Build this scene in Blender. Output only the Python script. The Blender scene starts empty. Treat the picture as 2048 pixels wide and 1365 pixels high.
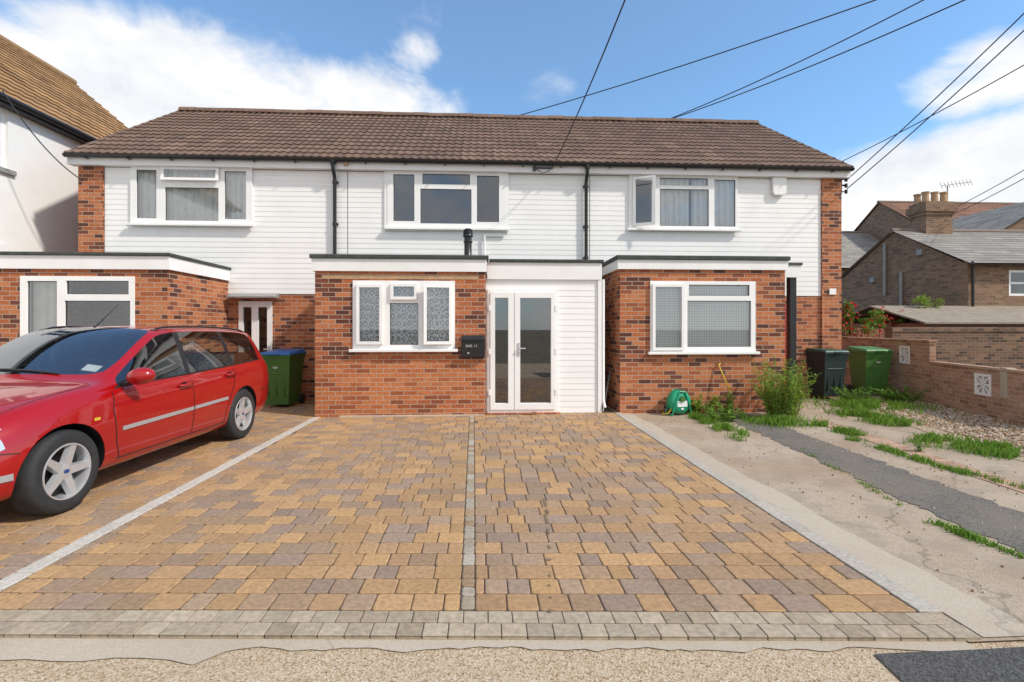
import bpy, bmesh, math, random
from mathutils import Vector, Matrix, noise
from mathutils.bvhtree import BVHTree
random.seed(7)
S=bpy.context.scene; COL=S.collection
R=math.radians
F=1000.;H=1.5;TH=math.atan(.055);CT=math.cos(TH);ST=math.sin(TH)
def U(px): return (px-1024)/F
def PX(px,Y): u=U(px); return Y*(u*CT+ST)/(CT-u*ST)
def PZ(px,py,Y): return H+Y/(CT-U(px)*ST)*(657-py)/F
def PYX(px,X): u=U(px); return X*(CT-u*ST)/(u*CT+ST)
def G(px,py):
    t=H*F/(py-657); u=U(px); return (t*(u*CT+ST),t*(CT-u*ST))
def P3(px,py,Y): return Vector((PX(px,Y),Y,PZ(px,py,Y)))
def lerp(a,b,t): return a+(b-a)*t
MW={}
def rootof(o):
    while o.parent: o=o.parent
    return o
def mw(o): return MW.get(rootof(o).name,Matrix.Identity(4))
def tag(o,label,cat,group=None,kind=None):
    o['label']=label;o['category']=cat
    if group:o['group']=group
    if kind:o['kind']=kind
    return o
def thing(name,label,cat,loc=(0,0,0),rotz=0,group=None):
    o=bpy.data.objects.new(name,None);COL.objects.link(o)
    o.empty_display_size=.2
    o.location=loc;o.rotation_euler=(0,0,rotz)
    MW[o.name]=Matrix.Translation(Vector(loc))@Matrix.Rotation(rotz,4,'Z')
    return tag(o,label,cat,group)
class MB:
    def __init__(s): s.v=[];s.f=[];s.m=[];s.c=[];s.col=(1,1,1)
    def face(s,pts,mi=0):
        b=len(s.v); s.v.extend([tuple(p) for p in pts]); s.f.append(tuple(range(b,b+len(pts)))); s.m.append(mi); s.c.append(s.col)
    def fi(s,idx,mi=0): s.f.append(tuple(idx)); s.m.append(mi); s.c.append(s.col)
    def box(s,x0,x1,y0,y1,z0,z1,mi=0,M=None):
        if x0>x1:x0,x1=x1,x0
        if y0>y1:y0,y1=y1,y0
        if z0>z1:z0,z1=z1,z0
        p=[(x0,y0,z0),(x1,y0,z0),(x1,y1,z0),(x0,y1,z0),(x0,y0,z1),(x1,y0,z1),(x1,y1,z1),(x0,y1,z1)]
        s.hexa(p,mi,M)
    def hexa(s,p,mi=0,M=None):
        if M is not None: p=[M@Vector(q) for q in p]
        b=len(s.v); s.v.extend([tuple(q) for q in p])
        for q in ((0,3,2,1),(4,5,6,7),(0,1,5,4),(1,2,6,5),(2,3,7,6),(3,0,4,7)): s.fi([b+i for i in q],mi)
    def prism(s,pts,d,mi=0):
        d=Vector(d); b=len(s.v); n=len(pts)
        s.v.extend([tuple(p) for p in pts]); s.v.extend([tuple(Vector(p)+d) for p in pts])
        s.fi([b+i for i in range(n)][::-1],mi); s.fi([b+n+i for i in range(n)],mi)
        for i in range(n):
            j=(i+1)%n; s.fi((b+i,b+j,b+n+j,b+n+i),mi)
    def tube(s,pts,r,n=8,mi=0,caps=True):
        pts=[Vector(p) for p in pts]; b=len(s.v); m=len(pts)
        rs=r if isinstance(r,(list,tuple)) else [r]*m
        t0=(pts[1]-pts[0]).normalized(); a=Vector((0,0,1)) if abs(t0.z)<.9 else Vector((1,0,0))
        x=t0.cross(a).normalized()
        for i,p in enumerate(pts):
            t=(pts[min(i+1,m-1)]-pts[max(i-1,0)]).normalized()
            x=(x-t*x.dot(t)).normalized(); y=t.cross(x)
            for k in range(n):
                an=2*math.pi*k/n; s.v.append(tuple(p+(x*math.cos(an)+y*math.sin(an))*rs[i]))
        for i in range(m-1):
            for k in range(n):
                k2=(k+1)%n; s.fi((b+i*n+k,b+i*n+k2,b+(i+1)*n+k2,b+(i+1)*n+k),mi)
        if caps:
            s.fi([b+k for k in range(n)][::-1],mi); s.fi([b+(m-1)*n+k for k in range(n)],mi)
    def lathe(s,prof,o=(0,0,0),ax='z',n=24,mi=0,close=False,caps=True):
        b=len(s.v);m=len(prof);o=Vector(o)
        for r,h in prof:
            for k in range(n):
                a=2*math.pi*k/n;c,d=r*math.cos(a),r*math.sin(a)
                q={'z':(c,d,h),'y':(d,h,c),'x':(h,c,d)}[ax]
                s.v.append(tuple(o+Vector(q)))
        for i in range(m-1 if not close else m):
            i2=(i+1)%m
            for k in range(n):
                k2=(k+1)%n; s.fi((b+i*n+k,b+i*n+k2,b+i2*n+k2,b+i2*n+k),mi)
        if caps and not close:
            if prof[0][0]>1e-4: s.fi([b+k for k in range(n)][::-1],mi)
            if prof[-1][0]>1e-4: s.fi([b+(m-1)*n+k for k in range(n)],mi)
    def plate(s,x0,x1,z0,z1,yf,yb,holes=(),mi=0):
        xs={x0,x1};zs={z0,z1}
        for a,b,c,d in holes:
            for q in (a,b):
                if x0<q<x1: xs.add(q)
            for q in (c,d):
                if z0<q<z1: zs.add(q)
        xs=sorted(xs);zs=sorted(zs)
        def solid(i,k):
            if i<0 or k<0 or i>=len(xs)-1 or k>=len(zs)-1: return False
            cx=(xs[i]+xs[i+1])/2;cz=(zs[k]+zs[k+1])/2
            return not any(a<cx<b and c<cz<d for a,b,c,d in holes)
        for i in range(len(xs)-1):
            for k in range(len(zs)-1):
                if not solid(i,k): continue
                a,b,c,d=xs[i],xs[i+1],zs[k],zs[k+1]
                s.face([(a,yf,c),(b,yf,c),(b,yf,d),(a,yf,d)],mi)
                s.face([(a,yb,d),(b,yb,d),(b,yb,c),(a,yb,c)],mi)
                if not solid(i-1,k): s.face([(a,yb,c),(a,yf,c),(a,yf,d),(a,yb,d)],mi)
                if not solid(i+1,k): s.face([(b,yf,c),(b,yb,c),(b,yb,d),(b,yf,d)],mi)
                if not solid(i,k-1): s.face([(a,yb,c),(b,yb,c),(b,yf,c),(a,yf,c)],mi)
                if not solid(i,k+1): s.face([(a,yf,d),(b,yf,d),(b,yb,d),(a,yb,d)],mi)
    def build(s,name,mats,parent=None,smooth=None,bevel=0,local=False,seg=2,recalc=False):
        me=bpy.data.meshes.new(name); me.from_pydata(s.v,[],s.f)
        if not isinstance(mats,(list,tuple)): mats=[mats]
        for m in mats: me.materials.append(m)
        me.polygons.foreach_set('material_index',s.m)
        if recalc:
            bm=bmesh.new();bm.from_mesh(me);bmesh.ops.recalc_face_normals(bm,faces=bm.faces);bm.to_mesh(me);bm.free()
        me.uv_layers.new(name='UVMap'); me.color_attributes.new('Col','FLOAT_COLOR','CORNER')
        me.update()
        uvs=[];cs=[]
        vs=me.vertices
        for p in me.polygons:
            n=p.normal;a,b,c=abs(n.x),abs(n.y),abs(n.z);cc=s.c[p.index]
            for vi in p.vertices:
                q=vs[vi].co
                if c>=a and c>=b: uvs+= [q.x,q.y]
                elif b>=a: uvs+=[q.x,q.z]
                else: uvs+=[q.y,q.z]
                cs+=[cc[0],cc[1],cc[2],1]
        me.uv_layers['UVMap'].data.foreach_set('uv',uvs); me.color_attributes['Col'].data.foreach_set('color',cs)
        o=bpy.data.objects.new(name,me);COL.objects.link(o)
        if parent:
            o.parent=parent
            if not local: me.transform(mw(parent).inverted())
        if smooth is not None:
            me.polygons.foreach_set('use_smooth',[True]*len(me.polygons))
            if smooth<179: me.set_sharp_from_angle(angle=R(smooth))
        if bevel:
            b=o.modifiers.new('Bevel','BEVEL');b.width=bevel;b.segments=seg;b.limit_method='ANGLE';b.angle_limit=R(35)
        me.update()
        return o
# ---------------------------------------------------------------- materials
def newmat(name):
    m=bpy.data.materials.new(name);m.use_nodes=True
    nt=m.node_tree;nt.nodes.clear();return m,nt
def N(nt,t,**k):
    n=nt.nodes.new(t)
    for a,b in k.items(): setattr(n,a,b)
    return n
def setin(n,**k):
    for a,b in k.items(): n.inputs[a.replace('_',' ')].default_value=b
def rgba(c): return (c[0],c[1],c[2],1)
def mixc(nt,fac,a,b,mode='MIX'):
    n=N(nt,'ShaderNodeMix',data_type='RGBA',blend_type=mode)
    for sock,val in ((n.inputs[0],fac),(n.inputs[6],a),(n.inputs[7],b)):
        if hasattr(val,'is_output'): nt.links.new(val,sock)
        elif isinstance(val,(int,float)): sock.default_value=val
        else: sock.default_value=rgba(val)
    return n.outputs[2]
def noisefac(nt,vec,scale,detail=4,lo=.3,hi=.7):
    n=N(nt,'ShaderNodeTexNoise');setin(n,Scale=scale,Detail=detail,Roughness=.6)
    nt.links.new(vec,n.inputs['Vector'])
    r=N(nt,'ShaderNodeMapRange');setin(r,From_Min=lo,From_Max=hi)
    nt.links.new(n.outputs['Fac'],r.inputs['Value']);return r.outputs[0]
def finish(nt,col,rough=.6,metal=0,bumpv=None,bstr=.3,bdist=.01,coat=0,spec=.5,roughv=None):
    p=N(nt,'ShaderNodeBsdfPrincipled');o=N(nt,'ShaderNodeOutputMaterial')
    if hasattr(col,'is_output'): nt.links.new(col,p.inputs['Base Color'])
    else: p.inputs['Base Color'].default_value=rgba(col)
    setin(p,Roughness=rough,Metallic=metal);p.inputs['Coat Weight'].default_value=coat
    p.inputs['Coat Roughness'].default_value=.03
    p.inputs['Specular IOR Level'].default_value=spec
    if roughv is not None: nt.links.new(roughv,p.inputs['Roughness'])
    if bumpv is not None and bstr>0:
        b=N(nt,'ShaderNodeBump');setin(b,Strength=bstr,Distance=bdist)
        nt.links.new(bumpv,b.inputs['Height']);nt.links.new(b.outputs[0],p.inputs['Normal'])
    nt.links.new(p.outputs[0],o.inputs[0]);return p
def pmat(name,base,rough=.6,var=.12,scale=6,bump=0,bscale=60,metal=0,coat=0,spec=.5,dirt=0,dirtc=(.1,.09,.07)):
    m,nt=newmat(name);tc=N(nt,'ShaderNodeTexCoord').outputs['Object']
    f=noisefac(nt,tc,scale,5)
    c=mixc(nt,f,[x*(1-var) for x in base],[min(1,x*(1+var)) for x in base])
    if dirt:
        f2=noisefac(nt,tc,1.7,8,.45,.75)
        mm=N(nt,'ShaderNodeMath',operation='MULTIPLY');mm.inputs[1].default_value=dirt;nt.links.new(f2,mm.inputs[0])
        c=mixc(nt,mm.outputs[0],c,dirtc)
    bv=noisefac(nt,tc,bscale,3,0,1) if bump else None
    finish(nt,c,rough,metal,bv,bump,.01,coat,spec);return m
def attrmat(name,rough=.7,var=.2,scale=25,bump=.2,bscale=90,coat=0,sheen=None,patch=0,patchc=(.1,.1,.1),trans=0,spec=.3):
    m,nt=newmat(name);tc=N(nt,'ShaderNodeTexCoord').outputs['Object']
    a=N(nt,'ShaderNodeAttribute',attribute_name='Col').outputs['Color']
    f=noisefac(nt,tc,scale,5)
    d=mixc(nt,f,(1-var,)*3,(1+var,)*3)
    c=mixc(nt,1.0,a,d,'MULTIPLY')
    if patch:
        f2=noisefac(nt,tc,1.1,8,.45,.7)
        mm=N(nt,'ShaderNodeMath',operation='MULTIPLY');mm.inputs[1].default_value=patch;nt.links.new(f2,mm.inputs[0])
        c=mixc(nt,mm.outputs[0],c,patchc)
    bv=noisefac(nt,tc,bscale,3,0,1) if bump else None
    p=finish(nt,c,rough,0,bv,bump,.01,coat,spec)
    if trans:
        t=N(nt,'ShaderNodeBsdfTranslucent');nt.links.new(c,t.inputs[0]);mx=N(nt,'ShaderNodeMixShader');mx.inputs[0].default_value=trans
        o=[n for n in nt.nodes if n.type=='OUTPUT_MATERIAL'][0]
        nt.links.new(p.outputs[0],mx.inputs[1]);nt.links.new(t.outputs[0],mx.inputs[2]);nt.links.new(mx.outputs[0],o.inputs[0])
    return m
def brickmat(name,cols,mortar=(.50,.43,.345),bw=.225,rh=.075,ms=.006,bump=.35,dirt=.25):
    m,nt=newmat(name);t=N(nt,'ShaderNodeTexCoord');uv=t.outputs['UV'];ob=t.outputs['Object']
    b=N(nt,'ShaderNodeTexBrick',offset=.5);setin(b,Scale=1.,Mortar_Size=ms,Mortar_Smooth=.3,Bias=0.,Brick_Width=bw,Row_Height=rh)
    b.inputs['Color1'].default_value=(0,0,0,1);b.inputs['Color2'].default_value=(1,1,1,1);b.inputs['Mortar'].default_value=(.5,.5,.5,1)
    nt.links.new(uv,b.inputs['Vector'])
    cr=N(nt,'ShaderNodeValToRGB');nt.links.new(b.outputs['Color'],cr.inputs[0]);e=cr.color_ramp
    e.elements[0].color=rgba(cols[0]);e.elements[-1].color=rgba(cols[-1])
    for i,c in enumerate(cols[1:-1]): q=e.elements.new((i+1)/(len(cols)-1));q.color=rgba(c)
    f=noisefac(nt,ob,40,4)
    c=mixc(nt,1.0,cr.outputs[0],mixc(nt,f,(.68,.68,.68),(1.3,1.27,1.24)),'MULTIPLY')
    f2=noisefac(nt,ob,1.3,6,.42,.75)
    mm=N(nt,'ShaderNodeMath',operation='MULTIPLY');mm.inputs[1].default_value=dirt;nt.links.new(f2,mm.inputs[0])
    c=mixc(nt,mm.outputs[0],c,mixc(nt,1.0,c,(.5,.45,.45),'MULTIPLY'))
    mo=mixc(nt,f,[x*.75 for x in mortar],mortar)
    c=mixc(nt,b.outputs['Fac'],c,mo)
    inv=N(nt,'ShaderNodeMath',operation='SUBTRACT');inv.inputs[0].default_value=1;nt.links.new(b.outputs['Fac'],inv.inputs[1])
    finish(nt,c,.85,0,inv.outputs[0],bump,.006,0,.25);return m
def glassmat(name,tint=(.8,.86,.86),boost=.04,ior=1.5,rough=0.):
    m,nt=newmat(name)
    fr=N(nt,'ShaderNodeFresnel');fr.inputs['IOR'].default_value=ior
    ad=N(nt,'ShaderNodeMath',operation='ADD',use_clamp=True);ad.inputs[1].default_value=boost;nt.links.new(fr.outputs[0],ad.inputs[0])
    tr=N(nt,'ShaderNodeBsdfTransparent');tr.inputs[0].default_value=rgba(tint)
    gl=N(nt,'ShaderNodeBsdfGlossy');gl.inputs['Roughness'].default_value=rough;gl.inputs[0].default_value=(.95,.97,1,1)
    mx=N(nt,'ShaderNodeMixShader');nt.links.new(ad.outputs[0],mx.inputs[0]);nt.links.new(tr.outputs[0],mx.inputs[1]);nt.links.new(gl.outputs[0],mx.inputs[2])
    o=N(nt,'ShaderNodeOutputMaterial');nt.links.new(mx.outputs[0],o.inputs[0]);return m
def aggmat(name,cols,scale=90,bump=.5,patch=.3,patchc=(.2,.17,.14),rough=.9,fines=None,crack=0):
    m,nt=newmat(name);ob=N(nt,'ShaderNodeTexCoord').outputs['Object']
    v=N(nt,'ShaderNodeTexVoronoi');setin(v,Scale=float(scale));nt.links.new(ob,v.inputs['Vector'])
    sp=N(nt,'ShaderNodeSeparateColor');nt.links.new(v.outputs['Color'],sp.inputs[0])
    cr=N(nt,'ShaderNodeValToRGB');nt.links.new(sp.outputs[0],cr.inputs[0]);e=cr.color_ramp
    e.elements[0].color=rgba(cols[0]);e.elements[-1].color=rgba(cols[-1])
    for i,c in enumerate(cols[1:-1]): q=e.elements.new((i+1)/(len(cols)-1));q.color=rgba(c)
    c=cr.outputs[0]
    if fines:
        f=noisefac(nt,ob,3.5,9,.48,.60);k=N(nt,'ShaderNodeMath',operation='MULTIPLY');k.inputs[1].default_value=.6;nt.links.new(f,k.inputs[0])
        c=mixc(nt,k.outputs[0],c,fines)
    f2=noisefac(nt,ob,.9,9,.42,.72)
    mm=N(nt,'ShaderNodeMath',operation='MULTIPLY');mm.inputs[1].default_value=patch;nt.links.new(f2,mm.inputs[0])
    c=mixc(nt,mm.outputs[0],c,patchc)
    if crack:
        w=N(nt,'ShaderNodeTexVoronoi',feature='DISTANCE_TO_EDGE');setin(w,Scale=.33)
        nn=N(nt,'ShaderNodeTexNoise');setin(nn,Scale=1.4,Detail=7.);nt.links.new(ob,nn.inputs['Vector'])
        va=N(nt,'ShaderNodeVectorMath',operation='ADD');nt.links.new(ob,va.inputs[0]);nt.links.new(nn.outputs['Color'],va.inputs[1])
        nt.links.new(va.outputs[0],w.inputs['Vector'])
        r=N(nt,'ShaderNodeMapRange');setin(r,From_Min=0.,From_Max=.005,To_Min=crack,To_Max=0.);nt.links.new(w.outputs['Distance'],r.inputs['Value'])
        c=mixc(nt,r.outputs[0],c,(.10,.08,.06))
    ad=N(nt,'ShaderNodeMath',operation='ADD');nt.links.new(noisefac(nt,ob,200,3,0,1),ad.inputs[0]);nt.links.new(v.outputs['Distance'],ad.inputs[1])
    finish(nt,c,rough,0,ad.outputs[0],bump,.006,0,.3);return m
def lacemat(name,base,dark,scale,alpha=.75,kind='lace'):
    m,nt=newmat(name);uv=N(nt,'ShaderNodeTexCoord').outputs['UV']
    if kind=='lace':
        mp=N(nt,'ShaderNodeMapping');mp.inputs['Scale'].default_value=(scale,scale*.7,1);nt.links.new(uv,mp.inputs[0])
        v=N(nt,'ShaderNodeTexVoronoi');setin(v,Scale=1.,Randomness=.25);nt.links.new(mp.outputs[0],v.inputs['Vector'])
        w=N(nt,'ShaderNodeMath',operation='SINE');k=N(nt,'ShaderNodeMath',operation='MULTIPLY');k.inputs[1].default_value=15
        nt.links.new(v.outputs['Distance'],k.inputs[0]);nt.links.new(k.outputs[0],w.inputs[0])
        n2=noisefac(nt,uv,30,2,.35,.65)
        a=N(nt,'ShaderNodeMath',operation='MULTIPLY_ADD',use_clamp=True);nt.links.new(w.outputs[0],a.inputs[0]);a.inputs[1].default_value=.5;nt.links.new(n2,a.inputs[2])
        fac=a.outputs[0]
    else:
        b=N(nt,'ShaderNodeTexBrick',offset=0.);setin(b,Scale=1.,Brick_Width=.045,Row_Height=.045,Mortar_Size=.0045,Mortar_Smooth=.3)
        b.inputs['Color1'].default_value=(1,1,1,1);b.inputs['Color2'].default_value=(.9,.9,.9,1);b.inputs['Mortar'].default_value=(0,0,0,1)
        nt.links.new(uv,b.inputs['Vector']);fac=b.outputs['Color']
    c=mixc(nt,fac,dark,base)
    d=N(nt,'ShaderNodeBsdfDiffuse');nt.links.new(c,d.inputs[0])
    o=N(nt,'ShaderNodeOutputMaterial')
    nt.links.new(d.outputs[0],o.inputs[0]);return m
M={}
M['white']=pmat('white_pvc',(.86,.855,.85),.35,.03,3,dirt=.10,dirtc=(.45,.43,.4))
M['clad']=pmat('white_cladding',(.86,.855,.85),.42,.03,1.5,dirt=.14,dirtc=(.60,.57,.53))
M['fascia']=pmat('white_fascia',(.83,.825,.815),.45,.04,2,dirt=.15,dirtc=(.45,.42,.38))
M['brick']=brickmat('red_brick',[(.10,.04,.03),(.17,.06,.038),(.36,.11,.046),(.47,.155,.063),(.51,.20,.088),(.39,.12,.05)],(.46,.39,.31))
M['brick_new']=brickmat('orange_brick',[(.22,.07,.038),(.36,.11,.045),(.48,.16,.064),(.53,.20,.082),(.42,.135,.054)],(.50,.42,.33),dirt=.2)
M['brick_old']=brickmat('weathered_brick',[(.14,.088,.06),(.22,.135,.085),(.29,.18,.115),(.19,.115,.08)],(.32,.26,.20),bump=0)
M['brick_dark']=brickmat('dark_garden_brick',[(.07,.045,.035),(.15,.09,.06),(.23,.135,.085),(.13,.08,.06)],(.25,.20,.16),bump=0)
M['brick_garden']=brickmat('garden_brick',[(.28,.15,.095),(.42,.25,.16),(.50,.32,.215),(.37,.205,.13)],(.50,.43,.35),bump=.2)
M['tile']=attrmat('roof_tile',.85,.2,18,.25,120,patch=.25,patchc=(.15,.115,.085))
M['felt']=pmat('roof_felt',(.055,.065,.06),.9,.3,12,.3,150)
M['black']=pmat('black_plastic',(.016,.016,.018),.35,.2,8)
M['rubber']=pmat('tyre_rubber',(.022,.022,.023),.75,.25,20,.2,120)
M['glass']=glassmat('window_glass',(.93,.95,.95),.12)
M['doorglass']=glassmat('door_glass',(.65,.66,.64),.18)
M['darkglass']=glassmat('dark_door_glass',(.5,.5,.5),.03)
M['carglass']=glassmat('car_glass',(.74,.79,.77),.09,1.5)
M['screen']=glassmat('windscreen_glass',(.80,.84,.82),.20,1.5)
M['curtain']=pmat('net_curtain',(.85,.84,.81),.9,.06,8)
M['lace']=lacemat('lace_curtain',(.87,.87,.89),(.26,.27,.30),11)
M['blind']=lacemat('grid_blind',(.90,.90,.88),(.56,.57,.56),1,kind='grid')
M['pave']=attrmat('block_paving',.88,.22,35,.3,180)
M['sand']=pmat('joint_sand',(.11,.082,.058),.95,.4,30,.4,200)
M['render']=pmat('white_render',(.82,.815,.80),.75,.03,2,.25,140,dirt=.1,dirtc=(.5,.48,.45))
M['red']=pmat('red_car_paint',(.34,.003,.004),.32,.02,2,coat=1.,spec=.2)
M['silver']=pmat('alloy_silver',(.62,.63,.65),.28,.05,6,metal=.6)
M['greytrim']=pmat('grey_moulding',(.33,.31,.31),.4,.05,6)
M['darkint']=pmat('car_interior',(.085,.085,.088),.8,.2,6)
M['red_lens']=pmat('red_lens',(.4,.01,.01),.15,.05,6,coat=.5)
M['clear_lens']=pmat('headlight_lens',(.55,.57,.6),.12,.1,6,metal=.3,coat=1)
M['blue_badge']=pmat('blue_badge',(.02,.05,.22),.25,.05,6)
M['bin_green']=pmat('green_bin_plastic',(.06,.16,.03),.5,.12,7,.15,180)
M['bin_black']=pmat('dark_bin_plastic',(.018,.034,.032),.45,.15,7,.15,180)
M['lid_blue']=pmat('blue_lid_plastic',(.02,.14,.42),.45,.1,7)
M['lid_green']=pmat('green_lid_plastic',(.07,.20,.035),.45,.1,7)
M['lid_dark']=pmat('dark_green_lid',(.015,.06,.045),.45,.1,7)
M['reel']=pmat('green_hose_reel',(.01,.30,.16),.4,.08,8)
M['yellow']=pmat('yellow_plastic',(.62,.42,.04),.45,.1,9)
M['concrete']=aggmat('concrete_drive',[(.30,.235,.17),(.42,.335,.25),(.48,.395,.305),(.37,.285,.205)],140,.25,.85,(.30,.205,.13),fines=(.30,.25,.20),crack=.5)
M['pale']=aggmat('pale_concrete',[(.42,.35,.27),(.48,.405,.32),(.51,.44,.355)],160,.25,.6,(.36,.28,.205),crack=.3)
M['agg']=aggmat('exposed_aggregate',[(.20,.125,.07),(.39,.28,.165),(.48,.37,.245),(.62,.53,.41),(.40,.28,.165),(.53,.44,.33)],140,.45,.35,(.46,.355,.25))
M['asphalt']=aggmat('asphalt',[(.055,.052,.048),(.11,.10,.09),(.22,.20,.17),(.085,.08,.072)],105,.5,.6,(.23,.19,.145),fines=(.18,.155,.125))
M['tarmac']=aggmat('dark_tarmac',[(.035,.035,.036),(.07,.068,.066),(.13,.125,.12),(.055,.053,.052)],130,.5,.3,(.10,.09,.08))
M['gravel']=aggmat('gravel_bed',[(.20,.125,.075),(.38,.27,.17),(.52,.43,.33),(.32,.21,.13)],55,.8,.25,(.28,.20,.125))
M['ground']=aggmat('rough_ground',[(.10,.10,.07),(.16,.14,.10),(.20,.17,.12)],20,.4,.4,(.08,.10,.04))
M['stone']=attrmat('gravel_stones',.85,.2,30,.2,100)
M['leaf']=attrmat('leaves',.55,.2,20,0,1,trans=.25)
M['soil']=pmat('damp_stain',(.19,.12,.07),.5,.2,12)
M['lead']=pmat('grey_lead',(.28,.28,.28),.6,.15,8)
M['slate']=attrmat('slate',.8,.2,14,.2,80,patch=.3,patchc=(.30,.275,.24))
M['pot']=pmat('clay_pot',(.44,.28,.16),.8,.2,9)
M['cable']=pmat('cable_black',(.02,.02,.022),.6,.1,9)
M['woodred']=pmat('red_brown_timber',(.27,.11,.06),.75,.3,9,.2,40)
M['conc_block']=pmat('cast_block',(.86,.84,.80),.85,.06,12,.3,120)
M['paper']=pmat('white_paper',(.75,.77,.78),.6,.05,9)
M['plaster']=pmat('room_plaster',(.22,.21,.20),.9,.1,4)
M['text']=pmat('white_lettering',(.5,.5,.5),.5,.02,4)
M['stem']=pmat('weed_stem',(.16,.25,.05),.7)
# ---------------------------------------------------------------- component makers
def cladding(mb,x0,x1,z0,z1,Y,holes=(),pitch=.105):
    n=max(1,round((z1-z0)/pitch));pitch=(z1-z0)/n
    for r in range(n):
        a=z0+r*pitch;b=a+pitch
        zs=sorted({a,b}|{q for h in holes for q in h[2:] if a<q<b}); xs=sorted({x0,x1}|{q for h in holes for q in h[:2] if x0<q<x1})
        yo=lambda z: Y-.008-.0048*min(1,(b-z)/pitch*1.2)
        for i in range(len(xs)-1):
            for k in range(len(zs)-1):
                c,d,e,f=xs[i],xs[i+1],zs[k],zs[k+1];cx=(c+d)/2;cz=(e+f)/2
                if any(h[0]<cx<h[1] and h[2]<cz<h[3] for h in holes): continue
                mb.face([(c,yo(e),e),(d,yo(e),e),(d,yo(f),f),(c,yo(f),f)])
                if k==0: mb.face([(c,Y-.008,e),(d,Y-.008,e),(d,yo(e),e),(c,yo(e),e)])
def window(parent,o,panes,Y,curtain=None,sill=True,label=None,cdepth=.10,half=None,glass='glass',zbot=None):
    cx=(o[0]+o[1])/2;X=lambda p:PX(p,Y);Z=lambda p:PZ(cx,p,Y)
    x0,x1,z1,z0=X(o[0]),X(o[1]),Z(o[2]),Z(o[3])
    rects=[(X(p[0]),X(p[1]),Z(p[3]),Z(p[2])) for p in panes]
    mb=MB();mb.plate(x0,x1,z0,z1,Y-.02,Y+.06,rects)
    w=mb.build('window',M['white'],parent)
    if label:w['label']=label
    for p,(a,b,c,d) in zip(panes,rects):
        k=p[4] if len(p)>4 else None
        if k is None:
            g=MB();g.face([(a-.01,Y+.012,c-.01),(b+.01,Y+.012,c-.01),(b+.01,Y+.012,d+.01),(a-.01,Y+.012,d+.01)]);g.build('pane',M[glass],w)
            q=MB();q.plate(a-.003,b+.003,c-.003,d+.003,Y+.004,Y+.01,[(a+.010,b-.010,c+.010,d-.010)]);q.build('gasket',M['black'],w)
        else:
            e=.042
            if k=='s': T=Matrix.Identity(4)
            elif k[0]=='L': T=Matrix.Translation((a-e,Y-.022,0))@Matrix.Rotation(R(-k[1]),4,'Z')@Matrix.Translation((-(a-e),-(Y-.022),0))
            elif k[0]=='R': T=Matrix.Translation((b+e,Y-.022,0))@Matrix.Rotation(R(k[1]),4,'Z')@Matrix.Translation((-(b+e),-(Y-.022),0))
            else: T=Matrix.Translation((0,Y-.022,d+e))@Matrix.Rotation(R(-k[1]),4,'X')@Matrix.Translation((0,-(Y-.022),-(d+e)))
            q=MB();q.plate(a-e,b+e,c-e,d+e,Y-.06,Y-.023,[(a+.008,b-.008,c+.008,d-.008)])
            q.v=[tuple(T@Vector(v)) for v in q.v];q.build('sash',M['white'],w)
            g=MB();yy=Y-.04;g.face([T@Vector(v) for v in [(a,yy,c),(b,yy,c),(b,yy,d),(a,yy,d)]]);g.build('pane',M[glass],w)
    if sill:
        q=MB();q.box(x0-.05,x1+.05,Y-.085,Y-.021,z0-.035,z0+.012);q.build('sill',M['white'],w,bevel=.006)
    if curtain:
        for (pa,pb,mat,amp,fr) in curtain:
            a,b=X(pa),X(pb);q=MB();n=max(20,int((b-a)*60));yc=Y+cdepth
            ph=random.random()*6
            for i in range(n):
                xa=lerp(a,b,i/n);xb=lerp(a,b,(i+1)/n)
                fy=lambda x:yc+amp*math.sin(x*fr+ph)+amp*.5*math.sin(x*fr*2.3+1+ph)
                q.face([(xa,fy(xa),z0+.02),(xb,fy(xb),z0+.02),(xb,fy(xb),z1-.03),(xa,fy(xa),z1-.03)])
            q.build('curtain',M[mat],w,smooth=180)
    return w,(x0+.025,x1-.025,z0+.025,z1-.025)
def tile_roof(mb,O,Uv,Vv,W,L,cf,roll=.165,gauge=.33,amp=.02,lip=.028,prof=(1,.6,.08,0,.08,.6)):
    O=Vector(O);Uv=Vector(Uv).normalized();Vv=Vector(Vv).normalized();Nn=Uv.cross(Vv).normalized()
    k=len(prof);nr=max(1,round(W/roll));nu=nr*k;du=W/nu;nc=max(1,math.ceil(L/gauge-.01))
    for j in range(nc):
        v0=j*gauge;v1=min(L,(j+1)*gauge+.02);b=len(mb.v)
        jit={}
        for i in range(nu+1):
            h=prof[i%k]*amp;t=jit.setdefault(i//(2*k),random.uniform(-.004,.005))
            p=O+Uv*(i*du)
            mb.v.append(tuple(p+Vv*(v0+t)+Nn*(h*.3-.012)));mb.v.append(tuple(p+Vv*(v0+t)+Nn*(h+lip)));mb.v.append(tuple(p+Vv*v1+Nn*(h*.9+.002)))
        for i in range(nu):
            mb.col=cf(i//(2*k),j) if i%(2*k)==0 or i==0 else mb.col
            a=b+i*3;c=a+3
            mb.fi((a,c,c+1,a+1));mb.fi((a+1,c+1,c+2,a+2))
    mb.col=(1,1,1)
def leafquad(mb,p,d,up,l,w,col):
    d=d.normalized();s=d.cross(up)
    if s.length<1e-3:s=Vector((1,0,0))
    s.normalize();n=s.cross(d)
    mb.col=col;mb.face([p,p+d*l*.5+s*w*.5+n*w*.12,p+d*l-n*l*.12,p+d*l*.5-s*w*.5+n*w*.12])
def rv(): 
    while True:
        v=Vector((random.uniform(-1,1),random.uniform(-1,1),random.uniform(-1,1)))
        if .05<v.length<1:return v.normalized()
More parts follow.
